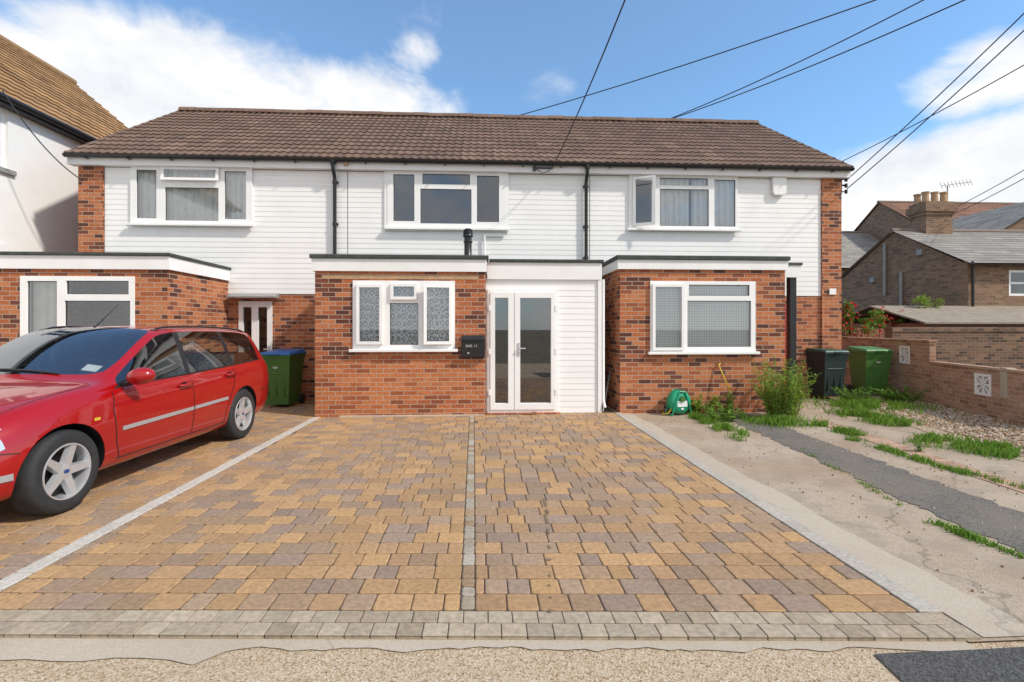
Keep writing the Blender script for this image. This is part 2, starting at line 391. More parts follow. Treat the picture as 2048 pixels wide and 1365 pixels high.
def rcol(a,b,j=.15):
    t=random.random();k=1+random.uniform(-j,j);return tuple(lerp(a[i],b[i],t)*k for i in range(3))
# ---------------------------------------------------------------- ground
# the front edge of the paving runs a little askew to the houses
def skew(x,y): return y-.061*(max(-4.5,min(2.7,x))+.1)*max(0,min(1,(8.4-y)/5.8))
def bend(mb): mb.v=[(v[0],skew(v[0],v[1]),v[2]) for v in mb.v]
def sheet(name,pts,z,mat,label,cat,bent=False):
    mb=MB();mb.face([(p[0],skew(p[0],p[1]) if bent else p[1],z) for p in pts]);o=mb.build(name,mat,recalc=False)
    if o.data.polygons[0].normal.z<0: o.data.flip_normals()
    return tag(o,label,cat,kind='structure')
sheet('ground',[(-400,-400),(400,-400),(400,400),(-400,400)],-.03,M['ground'],'rough earth ground around the houses','ground')
def wobline(p,q,n,a):
    p=Vector((p[0],p[1],0));q=Vector((q[0],q[1],0));d=(q-p);s=Vector((-d.y,d.x,0)).normalized()
    return [tuple((p+d*(i/n)+s*(a*noise.noise(Vector((i*.37,p.x*3,p.y)))+a*.6*noise.noise(Vector((i*1.31,p.x*5,p.y)))))[:2]) for i in range(n+1)]
sheet('pavement',[(-30,-4),(30,-4),(30,3.2),(-30,3.2)],-.006,M['agg'],'tan exposed aggregate pavement along the bottom of the view','pavement')
edge=wobline((-9,2.24),(-1.3,2.27),60,.05)+wobline((-1.2,2.345),(1.75,2.352),60,.03)
top_=[(2.3-11.3*i/40,2.425) for i in range(41)]
sheet('concrete_strip',top_+edge+[(2.3,2.325)],0.0,M['pale'],'pale concrete strip between paving and pavement','concrete strip',True)
sheet('asphalt_patch',wobline((1.79,2.205),(2.9,2.22),6,.015)+[(2.9,.5),(1.62,.5)],.001,M['tarmac'],'dark asphalt patch at the right of the pavement','asphalt')
sheet('driveway_bed',[(2.30-11.5*i/40,2.415) for i in range(41)]+[(-9.2,10.44),(2.30,10.44)],0.016,M['sand'],'sandy joints beneath the block paving','paving bed',True)
sheet('concrete_driveway',[(2.305,2.26),(14,2.26),(14,10.45),(2.305,10.45)],.006,M['concrete'],'cracked peach concrete driveway in front of the right house','driveway')
q=wobline(G(1440,833),G(2048,1112),110,.075);q2=wobline(G(2048,1030),G(1495,829),110,.075)
sheet('asphalt_track',q+[(3.25,2.5),(4.3,2.5)]+q2,.011,M['asphalt'],'worn grey asphalt strip running between two concrete tracks','asphalt')
gp=wobline(G(1690,812),G(2048,925),20,.12)
sheet('gravel_bed',gp+[(5.95,5),(8.1,5.0),(8.4,7.3),(9.3,10.9),(7.8,10.4)],.011,M['gravel'],'brown gravel bed beside the low brick wall','gravel')
bt=wobline(G(1640,838),G(2048,972),24,.02)+wobline(G(2048,990),G(1615,842),24,.02)
sheet('brick_edging',bt,.012,M['brick_garden'],'narrow band of worn bricks between the concrete tracks','edging')
sheet('concrete_haunch',wobline((2.40,2.28),(2.40,8.64),5,0)+wobline((2.58,8.64),(2.70,2.28),60,.04),.012,M['pale'],'pale concrete strip beside the paving edge on the right','concrete strip')
mean=(.375,.243,.14)
OC=[tuple(lerp(c[i],mean[i],.24) for i in range(3)) for c in [(.46,.275,.13),(.44,.265,.13),(.39,.237,.125),(.33,.22,.138),(.30,.21,.15),(.275,.205,.165),(.45,.27,.122),(.32,.228,.16),(.41,.248,.125)]]
def block(mb,x0,x1,y0,y1,z,col,b=.006,skirt=0.001,ch=.011,dz=.0035,jt=.0015):
    mb.col=col;j=lambda:random.uniform(-jt,jt)
    tz=random.uniform(-.001,.001);tx=random.uniform(-.0015,.0015)
    def ring(ins):
        a,c,d,e=x0+ins,x1-ins,y0+ins,y1-ins
        return [(a+ch,d),(c-ch,d),(c,d+ch),(c,e-ch),(c-ch,e),(a+ch,e),(a,e-ch),(a,d+ch)]
    o=ring(0);i_=ring(b)
    jj=[(j(),j()) for _ in range(8)]
    B=len(mb.v)
    for (p,q) in zip(o,jj): mb.v.append((p[0]+q[0],p[1]+q[1],skirt))
    for (p,q) in zip(o,jj): mb.v.append((p[0]+q[0],p[1]+q[1],z-dz))
    for (p,q) in zip(i_,jj): mb.v.append((p[0]+q[0],p[1]+q[1],z+tz+tx*((p[0]-x0)/(x1-x0)-.5)))
    mb.fi([B+16+k for k in range(8)])
    for k in range(8):
        k2=(k+1)%8
        mb.fi((B+k,B+k2,B+8+k2,B+8+k));mb.fi((B+8+k,B+8+k2,B+16+k2,B+16+k))
def pavefield(mb,X0,X1,y0,y1,row=.165,lens=(.13,.17,.17,.205,.225),gap=.007,z=.024,pick=None,**kw):
    n=round((y1-y0)/row);row=(y1-y0)/n
    for r in range(n):
        ya=y0+r*row
        x0=X0(ya+row/2) if callable(X0) else X0;x1=X1(ya+row/2) if callable(X1) else X1
        x=x0-random.random()*.12
        while x<x1-.02:
            l=random.choice(lens);a,b=max(x,x0),min(x+l,x1)
            if x1-b<.07:b=x1
            if b-a>.05:
                nz=noise.noise(Vector((a*.9,ya*.9,3)))
                c=random.choice(OC) if nz<.25 else random.choice(OC[2:6]+OC[7:])
                if pick:c=pick()
                k=random.uniform(.86,1.1)
                block(mb,a+gap/2,b-gap/2,ya+gap/2,ya+row-gap/2,z,tuple(q*k for q in c),**kw)
            x=b if b==x1 else x+l
xc=lambda y:lerp(-.092,-.212,(y-2.81)/5.48)
mb=MB();pavefield(mb,-2.715,lambda y:xc(y)-.040,2.63,8.46);pavefield(mb,lambda y:xc(y)+.040,2.26,2.63,8.64)
for r in (2.415,2.522): pavefield(mb,-9.0,2.38 if r<2.5 else 2.3,r,r+.105,.105,(.125,.125,.13),.005,.0215,lambda:random.choice([(.40,.325,.24),(.42,.345,.255),(.37,.305,.225),(.35,.28,.20)]),b=.003,ch=.003,dz=.0015,jt=.0005)
y=2.64
while y<8.4:
    l=random.choice((.10,.13,.16));c=random.choice([(.35,.30,.235),(.41,.36,.295),(.32,.26,.19),(.29,.195,.12),(.36,.245,.15)]);xm=xc(y+l/2)
    block(mb,xm-.036,xm+.036,y+.004,y+l-.004,.0245,c);y+=l
for (xa,xb,y1) in ((-2.835,-2.722,8.5),(2.268,2.39,8.64)):
    y=2.63
    while y<y1:
        l=.2;k=random.uniform(.94,1.06);block(mb,xa,xb,y+.003,min(y+l,y1)-.003,.026,tuple(k*q for q in ((.50,.455,.40) if xa<0 else (.42,.38,.325))),.004,.001,.004);y+=l
bend(mb)
o=tag(mb.build('driveway',M['pave']),'tan and brown block paved driveway in front of the middle house','driveway',kind='structure')
st=MB();pts=[(1090,1012,.013,.09),(1092,1045,.012,.08),(1096,1070,.007,.05),(1098,1102,.010,.02),(1097,1128,.016,.016),(1099,1160,.007,.02),(1098,1180,.008,.01),(1101,1205,.008,.01),(1100,1232,.010,.012),(1094,1030,.015,.05)]
for px,py,rx,ry in pts:
    gx,gy_=G(px,py);st.face([(gx+rx*math.cos(a)*(1+.3*random.random()),gy_+ry*math.sin(a)*(1+.3*random.random()),.0268) for a in [2*math.pi*i/14 for i in range(14)]])
st.build('stain',M['soil'],o)
mb=MB();pavefield(mb,-9.0,-2.843,2.63,10.40);bend(mb)
tag(mb.build('driveway',M['pave']),'block paved driveway under the red car','driveway',kind='structure')
# ---------------------------------------------------------------- the terrace
YM=10.45;YE=10.25;ZE=4.92;YR=14.0;ZR=7.38
XL,XA,XB,XR=-8.07,-2.81,2.21,7.71
SL=math.hypot(YR-YE,ZR-ZE)
def tilecol(i,j):
    r=random.random()
    c=(.172,.110,.083) if r<.6 else (.15,.098,.077) if r<.85 else (.20,.132,.10)
    k=random.uniform(.88,1.12);return tuple(q*k for q in c)
def house(xa,xb,label,le,re,win,doorhole=None):
    root=thing('terraced_house',label,'house',((xa+xb)/2,YM,0))
    w,hole=window(root,*win['a'],**win['k'])
    ca,cb=(xa+.47 if le else xa+.002),(xb-.44 if re else xb-.002)
    m=MB();m.plate(xa+.005,xb-.005,0,2.2,YM,YM+.15,[doorhole] if doorhole else [])
    m.plate(xa+.005,xb-.005,2.2,4.85,YM+.0,YM+.15,[hole],1)
    m.box(xa+.005,xb-.005,17.4,17.55,0,4.9)
    for x,e,sg in ((xa+.005,le,1),(xb-.005,re,-1)):
        m.prism([(x,YM+.15,0),(x,17.4,0),(x,17.4,4.9),(x,YR,ZR-.06),(x,YM+.15,4.98)],(sg*.15,0,0),0)
    if le: m.plate(xa,ca,0,4.72,YM-.045,YM,[])
    if re: m.plate(cb,xb,0,4.72,YM-.045,YM,[])
    m.build('wall',[M['brick'],M['plaster']],root,recalc=False)
    c=MB();cladding(c,ca+.01,cb,2.2,4.72,YM,[hole]);c.build('cladding',M['clad'],root)
    rx0=xa-(.13 if le else 0);rx1=xb+(.13 if re else 0)
    t=MB();tile_roof(t,(rx0,YE,ZE),(1,0,0),(0,YR-YE,ZR-ZE),rx1-rx0,SL,tilecol)
    t.face([(rx0,YR,ZR),(rx1,YR,ZR),(rx1,17.75,ZE),(rx0,17.75,ZE)][::-1])
    t.c[-1]=(.17,.12,.09)
    for e,x in ((le,rx0),(re,rx1)):
        if e:
            t.col=(.14,.1,.08)
            t.box(-SL/2,SL/2,-.02,.02,-.055,.03,0,Matrix.Translation((x,(YE+YR)/2,(ZE+ZR)/2))@Matrix.Rotation(math.atan2(ZR-ZE,YR-YE),4,'X')@Matrix.Rotation(R(90),4,'Z'))
    rf=t.build('roof',M['tile'],root,smooth=35)
    rd=MB();x=rx0
    while x<rx1-.05:
        l=min(.42,rx1-x);k=random.uniform(.8,1.2);rd.col=(.18*k,.115*k,.085*k);b=len(rd.v);n=7;dz=random.uniform(-.006,.01)
        for xx in (x,x+l-.008):
            for i in range(n):
                a=math.pi*i/(n-1);rd.v.append((xx,YR-.14*math.cos(a),ZR-.03+dz+.13*math.sin(a)))
        for i in range(n-1): rd.fi((b+i,b+i+1,b+n+i+1,b+n+i))
        rd.fi([b+i for i in range(n)]);rd.fi([b+n+i for i in range(n)][::-1]);x+=l
    rd.build('ridge_tile',M['tile'],rf,smooth=40)
    f=MB();f.box(rx0,rx1,YM-.15,YM-.125,4.73,4.91);f.build('fascia',M['fascia'],root)
    f=MB();f.box(rx0,rx1,YM-.124,YM+.02,4.735,4.752);f.build('soffit',M['fascia'],root)
    g=MB();b=len(g.v);n=9
    for xx in (rx0,rx1):
        for r_ in (.058,.05):
            for i in range(n):
                a=math.pi*i/(n-1);g.v.append((xx,YM-.213-r_*math.cos(a),4.905-r_*math.sin(a)))
    for i in range(n-1):
        g.fi((b+i,b+i+1,b+2*n+i+1,b+2*n+i));g.fi((b+n+i,b+3*n+i,b+3*n+i+1,b+n+i+1))
    g.fi((b,b+2*n,b+3*n,b+n));g.fi((b+n-1,b+2*n-1,b+4*n-1,b+3*n-1))
    x=rx0+.4
    while x<rx1:
        g.box(x-.015,x+.015,YM-.275,YM-.148,4.83,4.845);x+=.8
    g.build('gutter',M['black'],root,smooth=60)
    return root
def downpipe(root,px):
    x=PX(px,YM-.06);m=MB()
    m.tube([(x,YM-.21,4.86),(x,YM-.21,4.78),(x,YM-.19,4.70),(x,YM-.10,4.60),(x,YM-.075,4.52),(x,YM-.075,2.6)],.036,10)
    m.lathe([(.05,0),(.055,.06),(.06,.10)],(x,YM-.21,4.80),n=12)
    for z in (4.45,3.6,2.95): m.lathe([(.044,0),(.044,.06)],(x,YM-.075,z),n=12);m.box(x-.06,x+.06,YM-.04,YM-.02,z+.01,z+.05)
    m.build('downpipe',M['black'],root,smooth=50)
YW=YM-.035
dx0,dx1=PX(478,YM),PX(545,YM)
h1=house(XL,XA,'left house of the white clad terrace, part hidden behind the red car',True,False,
 dict(a=((262,505,333,450),[(274,314,342,438),(331,436,341,360,('T',9)),(331,438,376,442),(450,493,342,438)],YW),k=dict(curtain=[(268,322,'curtain',.02,40),(325,442,'curtain',.02,36),(446,500,'curtain',.02,44)])),(dx0,dx1,0,2.06))
h2=house(XA,XB,'middle house of the white clad terrace, with glazed porch door and empty drive',False,False,
 dict(a=((775,1012,343,458),[(787,829,351,444),(845,940,349,370),(841,943,379,448),(954,998,351,444)],YW),k={}))
h3=house(XB,XR,'right house of the white clad terrace, with open upstairs casement and weeds in front',False,True,
 dict(a=((1258,1475,350,460),[(1270,1304,362,450,('L',24)),(1319,1415,357,372),(1319,1417,379,453),(1428,1470,359,453)],YW),k=dict(curtain=[(1316,1380,'curtain',.03,45),(1386,1472,'curtain',.03,42)])))
downpipe(h2,670);downpipe(h3,1172)
m=MB();x0,x1=PX(769,YM-.03),PX(1018,YM-.03)
m.plate(x0,x1,PZ(893,464,YM),PZ(893,338,YM),YM-.045,YM-.03,[(PX(778,YM),PX(1009,YM),PZ(893,456,YM),PZ(893,345,YM))]);m.build('window_trim',M['white'],h2)
m=MB();a,b,c,d=PX(1541,YM),PX(1568,YM),PZ(1555,393,YM),PZ(1555,357,YM)
m.prism([(a,YM-.03,c+.06),(a+.04,YM-.03,c),(b-.04,YM-.03,c),(b,YM-.03,c+.06),(b,YM-.03,d),(a,YM-.03,d)],(0,-.07,0));ab=m.build('alarm_box',M['white'],h3,bevel=.012,recalc=True)
m=MB();p=P3(1100,337,YM-.14);m.box(p.x-.35,p.x+.05,YM-.19,YM-.15,p.z-.02,p.z+.005);m.box(p.x-.36,p.x-.30,YM-.2,YM-.15,p.z-.07,p.z+.02);m.tube([(p.x-.3,YM-.18,p.z-.03),(p.x-.15,YM-.2,p.z-.12),(p.x,YM-.18,p.z-.05)],.008,6);m.build('cable_bracket',M['black'],h2)
m=MB();p=P3(692,327,YM-.16);m.box(p.x-.04,p.x+.04,YM-.20,YM-.15,p.z-.05,p.z+.03);m.build('junction_box',M['pot'],h2)
m=MB();zt=2.05
dg=[(PX(487,YM),PX(504,YM),.25,1.93),(PX(517,YM),PX(535,YM),.25,1.93)]
m.plate(dx0,dx1,0.02,zt,YM-.02,YM+.05,dg);dr=m.build('door',M['white'],h1);dr['label']='white front door with two tall glass strips'
for g in dg:
    q=MB();q.face([(g[0],YM+.02,g[2]),(g[1],YM+.02,g[2]),(g[1],YM+.02,g[3]),(g[0],YM+.02,g[3])]);q.build('pane',M['darkglass'],dr)
m=MB();hx=PX(539,YM);m.box(hx-.015,hx+.015,YM-.035,YM-.02,.95,1.15);m.box(hx-.09,hx+.01,YM-.07,YM-.05,1.06,1.085);m.build('handle',M['silver'],dr,bevel=.004)
m=MB();a,b=PX(456,YM-.2),PX(552,YM-.2);m.hexa([(a,YM-.26,2.11),(b,YM-.26,2.11),(b,YM-.046,2.12),(a,YM-.046,2.12),(a,YM-.26,2.14),(b,YM-.26,2.14),(b,YM-.046,2.21),(a,YM-.046,2.21)]);m.build('door_canopy',M['lead'],h1)
m=MB();a,b=PX(1520,YM),PX(1581,YM);m.box(a,b,YM-.05,YM-.003,.03,2.02);m.build('door',pmat('red_door_paint',(.35,.03,.03),.4,.05,4),h3,bevel=.004)
def extension(root,label,x0,x1,Y,zf0,zf1,zr,windows,newz=None,mat='brick',left=True,right=True,ytop=None):
    holes=[]
    base=MB()
    for wa,wk in windows:
        w,h=window(root,*wa,**wk);holes.append(h)
    if newz:
        base.plate(x0,x1,0,newz,Y,Y+.1,holes,1);base.plate(x0,x1,newz,zf1-.01,Y,Y+.1,holes,0)
    else: base.plate(x0,x1,0,zf1-.01,Y,Y+.1,holes,0)
    for f,x,sg in ((left,x0,1),(right,x1,-1)):
        if f:
            a,b=sorted((x,x+sg*.1));base.box(a,b,Y+.1,YM-.002,0,zf1-.01)
    e=base.build('front_extension',[M[mat],M['brick_new']],root);e['label']=label
    return e
def flatroof(root,x0,x1,y0,zf0,zf1,zr,sides='LR',mat='felt'):
    f=MB();f.box(x0,x1,y0,y0+.045,zf0,zf1)
    if 'R' in sides: f.box(x1-.045,x1,y0+.045,YM-.03,zf0,zf1)
    if 'L' in sides: f.box(x0,x0+.045,y0+.045,YM-.03,zf0,zf1)
    f.build('fascia',M['fascia'],root)
    r=MB();r.box(x0-.03,x1+.03,y0-.035,YM-.03,zf1+.001,zr);fr=r.build('flat_roof',M[mat],root,bevel=.012)
    return fr
YL=8.5;xl=PX(335,YL)
z=lambda px,py,Y:PZ(px,py,Y)
e1=extension(h1,'brick front extension with flat roof behind the red car',XL,xl,YL,0,2.67,0,[((( 42,270,553,725),[(56,116,563,715),(134,259,562,589),(131,262,602,715)],YL),dict(curtain=[(48,124,'curtain',.015,40)]))],left=True)
flatroof(h1,XL-.03,xl+.05,YL-.045,2.46,2.675,2.73,'LR')
YC=8.47;xc0=PX(630,YC);xc1=PX(971.5,YC)
e2=extension(h2,'brick front extension with lace curtained window',xc0,xc1,YC,0,2.64,0,[(((706,910,562,700),[(719,761,575,684,'s'),(787,830,573,595,'s'),(780,837,607,690),(853,899,575,684,('R',9))],YC),dict(curtain=[(708,773,'lace',.006,60),(774,842,'lace',.006,60),(844,908,'lace',.006,60)],cdepth=.065))],newz=.975,right=True)
f=flatroof(h2,xc0-.04,xc1+.02,YC-.045,2.45,2.655,2.725,'L')
m=MB();m.box(PX(645,YC),PX(958,YC),YC-.006,YC+.05,z(800,559,YC),z(800,551,YC));m.build('lintel',M['pot'],h2)
m=MB();m.box(xc0+.4,xc1-.02,YC-.05,YC+.05,0,.045);m.build('plinth',M['pale'],h2,bevel=.008)
YP=8.65;xp1=PX(1199,YP)
d0,d1=PX(975,YP),PX(1115,YP);dz1=z(1045,580,YP)
m=MB();cladding(m,xc1+.001,xp1,.03,2.36,YP,[(d0,d1,-1,dz1)],.10)
m.box(xp1-.05,xp1,YP,YM-.03,.03,2.6);m.plate(xc1+.02,xp1-.06,0,2.5,YP,YP+.04,[(d0,d1,-1,dz1)])
po=m.build('porch',M['clad'],h2);po['label']='white clad porch beside the brick extension'
f=MB();f.box(xc1+.025,xp1+.03,YP-.05,YP-.005,2.345,2.635);f.box(xp1-.01,xp1+.03,YP-.005,YM-.03,2.345,2.635);f.build('porch_fascia',M['fascia'],po)
r=MB();r.box(xc1+.06,xp1+.06,YP-.085,YM-.03,2.636,2.69);r.build('porch_roof',M['felt'],po,bevel=.012)
m=MB();m.box(d0-.02,d1+.03,YP-.12,YP+.05,0,.05);m.build('door_step',M['brick_new'],po,bevel=.006)
m=MB();m.box(xp1-.035,xp1+.03,YP-.04,YP-.026,.03,2.35);m.build('corner_trim',M['white'],po)
m=MB();m.tube([(xp1+.06,YP-.02,2.35),(xp1+.06,YP-.02,.25),(xp1+.08,YP-.06,.12)],.028,8);m.build('downpipe',M['white'],po,smooth=50)
gl=[(PX(990,YP),PX(1016,YP),z(1045,806,YP),z(1045,597,YP)),(PX(1040,YP),PX(1101,YP),z(1045,806,YP),z(1045,597,YP))]
m=MB();m.plate(d0,d1,.05,dz1,YP-.045,YP+.05,gl);dd=m.build('door',M['white'],h2);dd['label']='white double door with one narrow and one wide glass leaf'
xm=PX(1028.5,YP)
for a,b in ((d0+.05,xm-.008),(xm+.008,d1-.05)):
    gg=gl[0] if a<xm-.01 else gl[1]
    m=MB();m.plate(a,b,.10,dz1-.05,YP-.065,YP-.0455,[(gg[0]-.004,gg[1]+.004,gg[2]-.004,gg[3]+.004)]);m.build('door_leaf',M['white'],dd,bevel=.004)
for g in gl:
    q=MB();q.face([(g[0]-.01,YP-.01,g[2]-.01),(g[1]+.01,YP-.01,g[2]-.01),(g[1]+.01,YP-.01,g[3]+.01),(g[0]-.01,YP-.01,g[3]+.01)]);q.build('pane',M['doorglass'],dd)
m=MB();hx=PX(1037,YP);hz=z(1037,697,YP);m.box(hx-.016,hx+.016,YP-.08,YP-.0652,hz-.13,hz+.1);m.tube([(hx,YP-.08,hz),(hx,YP-.115,hz),(hx+.03,YP-.12,hz),(hx+.11,YP-.115,hz)],.011,8);m.build('handle',M['silver'],dd,bevel=.003)
for zz in (.35,1.05,1.8):
    for xx in (d0+.035,d1-.035):
        m=MB();m.box(xx-.018,xx+.018,YP-.075,YP-.0652,zz,zz+.1);m.build('hinge',M['white'],dd,bevel=.003)
m=MB();p=P3(936,512,9.3);m.lathe([(.085,-.1),(.085,.12),(.07,.14),(.07,.36),(.085,.37),(.085,.39),(.07,.40),(.07,.46),(.095,.47),(.095,.50),(.085,.52),(.095,.54),(.085,.56),(.095,.58),(.06,.62),(.0,.63)],(p.x,9.3,2.72),n=20);fl=m.build('flue',M['black'],h2,smooth=40)
m=MB();x=PX(969,YM-.05);m.tube([(x,YM-.06,3.42),(x,YM-.06,2.6)],.022,8);m.box(x-.01,x+.42,YM-.06,YM-.03,3.41,3.45);m.build('waste_pipe',M['white'],h2)
a,b,c,d=PX(923,YC-.06),PX(970,YC-.06),z(946,715,YC-.06),z(946,671,YC-.06)
m=MB();m.prism([(a,YC-.003,c),(a,YC-.10,c),(a,YC-.11,d-.06),(a,YC-.06,d),(a,YC-.003,d)],(b-a,0,0));lb=m.build('letter_box',M['black'],h2,bevel=.006,recalc=True)
m=MB();m.box(a-.012,b+.012,YC-.13,YC-.112,d-.085,d-.06);m.build('letter_flap',M['black'],lb)
for ch_,off in (('BAR',.07),('11',.205)):
    cu=bpy.data.curves.new('lettering','FONT');cu.body=ch_;cu.size=.062;cu.extrude=.001
    to=bpy.data.objects.new('tmp',cu);COL.objects.link(to);dgp=bpy.context.evaluated_depsgraph_get()
    tm=bpy.data.meshes.new_from_object(to.evaluated_get(dgp));bpy.data.objects.remove(to)
    tm.transform(mw(h2).inverted()@Matrix.Translation((a+off,YC-.1105,c+.17))@Matrix.Rotation(R(90),4,'X'))
    tm.materials.clear();tm.materials.append(M['text']);to=bpy.data.objects.new('lettering',tm);COL.objects.link(to);to.parent=lb
m=MB();m.box(a+.1,a+.13,YC-.109,YC-.1005,c+.06,c+.085);m.build('keyhole',M['silver'],lb)
YQ=8.65;xq0=PX(1240,YQ);xq1=PX(1570,YQ)
e3=extension(h3,'brick front extension with grid blind in the window',xq0,xq1,YQ,0,2.69,0,[(((1300,1510,563,705),[(1308,1362,574,696,'s'),(1377,1498,570,592),(1374,1501,602,694)],YQ),dict(curtain=[(1302,1368,'blind',.0,1),(1369,1508,'blind',.0,1)],cdepth=.065))])
flatroof(h3,xq0-.05,xq1+.03,YQ-.045,2.535,2.70,2.775,'LR')
m=MB();yy=9.3;a,b=PX(1577,yy),PX(1590,yy);m.box(a,b,yy-.05,yy+.07,0,z(1583,553,yy));m.build('canopy_post',M['black'],h3,bevel=.006)
m=MB();m.box(xq1+.04,PX(1598,yy),yy-.08,yy-.04,z(1583,556,yy),z(1583,532,yy));m.build('canopy_fascia',M['fascia'],h3)
m=MB();m.box(xq1+.04,PX(1599,yy),yy-.1,YM-.03,z(1583,532,yy)+.001,z(1583,527,yy));m.build('canopy_roof',M['felt'],h3)
m=MB();m.box(PX(1655,YM),PX(1668,YM),YM-.07,YM-.046,PZ(1660,590,YM),PZ(1660,578,YM));m.build('vent',M['white'],h3)
m=MB();p=P3(1692,375,YM);m.box(XR,XR+.14,YM-.03,YM,p.z+.02,p.z+.05)
for k in range(3):
    m.tube([(XR+.12,YM-.02,p.z+.2-k*.13),(XR+.12,YM-.02,p.z+.12-k*.13)],.03,8);m.box(XR,XR+.12,YM-.03,YM-.01,p.z+.15-k*.13,p.z+.165-k*.13)
m.box(XR-.001,XR+.02,YM-.035,YM-.005,p.z-.15,p.z+.22);m.build('cable_bracket',M['black'],h3)
# ---------------------------------------------------------------- wheelie bins
def wheelie(label,loc,rz,bm,lm,group=None,sticker=True):
    r=thing('wheelie_bin',label,'bin',loc,rz,group)
    m=MB()
    def ring(z,a,b,yo=0): return [(-a,-b+yo,z),(a,-b+yo,z),(a,b,z),(-a,b,z)]
    L=[ring(.06,.215,.235),ring(.20,.225,.25),ring(.80,.265,.305),ring(.94,.28,.33)]
    for i in range(3):
        A,B=L[i],L[i+1]
        for k in range(4): k2=(k+1)%4; m.face([A[k],A[k2],B[k2],B[k]])
    m.face(L[0][::-1]);m.box(-.295,.295,-.345,.345,.94,.985)
    m.box(-.2,.2,-.30,-.262,.62,.66)
    for x in (-.15,0,.15): m.box(x-.012,x+.012,-.285,-.24,.2,.6)
    m.build('body',bm,r,local=True,bevel=.02)
    m=MB();m.hexa([(-.305,-.365,.987),(.305,-.365,.987),(.305,.37,.987),(-.305,.37,.987),(-.27,-.33,1.03),(.27,-.33,1.03),(.27,.32,1.075),(-.27,.32,1.075)]);m.box(-.1,.1,-.39,-.36,.985,1.01);m.build('lid',lm,r,local=True,bevel=.018)
    m=MB();m.tube([(-.26,.35,.97),(-.26,.42,.99),(.26,.42,.99),(.26,.35,.97)],.016,8);m.build('handle',bm,r,local=True)
    for s in (-1,1):
        m=MB();m.lathe([(.03,-.03),(.09,-.03),(.10,-.02),(.10,.02),(.09,.03),(.03,.03)],(s*.245,.27,.10),'x',20);m.build('wheel',M['rubber'],r,local=True,smooth=40)
    m=MB();m.tube([(-.27,.27,.10),(.27,.27,.10)],.012,8);m.build('axle',M['black'],r,local=True)
    if sticker:
        m=MB();m.lathe([(.0,0),(.05,0)],(0,0,0),'y',16);m.v=[(v[0],-.302,v[2]*.7+.76) for v in m.v];m.build('label_sticker',M['paper'],r,local=True)
    return r
bx,by=PX(566,9.75),9.75
wheelie('green wheelie bin with blue lid behind the red car',(bx,by,.022),R(-4),M['bin_green'],M['lid_blue'])
gx,gy2=G(1650,803);wheelie('dark wheelie bin with dark green lid nearest the black post',(gx+.26,gy2+.4,.01),R(8),M['bin_black'],M['lid_dark'],sticker=False)
wheelie('green wheelie bin with green lid beside the low brick wall',(PX(1738,10.75),10.75,.01),R(-5),M['bin_green'],M['lid_green'])
# ---------------------------------------------------------------- hose reel etc.
gx,gy2=G(1357,831);r=thing('hose_reel','round green hose reel with white label standing before the right house','hose reel',(gx,gy2,.012),R(12))
m=MB();m.lathe([(.0,-.10),(.10,-.105),(.17,-.095),(.20,-.06),(.205,0),(.20,.06),(.17,.095),(.0,.10)],(0,0,.22),'y',32);m.build('case',M['reel'],r,smooth=50,local=True)
m=MB()
for s in (-1,1): m.tube([(-.19,s*.10,.0),(-.13,s*.115,.2),(-.05,s*.11,.41),(.05,s*.11,.41),(.13,s*.115,.2),(.19,s*.10,0)],.013,8)
m.tube([(0,-.12,.415),(0,.12,.415)],.018,8);m.tube([(-.19,-.11,.013),(-.19,.11,.013)],.013,8);m.tube([(.19,-.11,.013),(.19,.11,.013)],.013,8);m.build('frame',M['reel'],r,local=True)
m=MB();m.box(-.09,.10,-.112,-.104,.15,.25);m.box(-.02,.03,-.113,-.104,.10,.13);m.build('label_sticker',M['paper'],r,local=True)
m=MB();m.lathe([(.0,-.14),(.045,-.14),(.05,-.10)],(0,0,.28),'y',16);m.build('hub',M['bin_green'],r,local=True)
m=MB();m.tube([(-.16,-.05,.12),(-.24,-.06,.04),(-.3,.0,.02),(-.2,.16,.02),(.05,.22,.02)],.011,8);m.build('hose',M['yellow'],r,local=True,smooth=180)
m=MB();p=P3(1437,730,YQ-.02);q=G(1424,812);m.tube([(q[0],q[1]-.1,.03),(lerp(q[0],p.x,.5),8.45,p.z*.45),(p.x-.01,YQ-.04,p.z),(p.x+.03,YQ-.03,p.z+.02)],.014,8)
tag(m.build('garden_hose',M['yellow'],smooth=180),'yellow hose hanging upright against the right brick extension','hose')
m=MB();m.tube([(PX(1205,8.75),8.72,.03),(PX(1226,9.6),9.6,PZ(1226,712,9.6))],.014,8);tag(m.build('pole',M['lead']),'thin grey pole leaning in the gap beside the porch','pole')
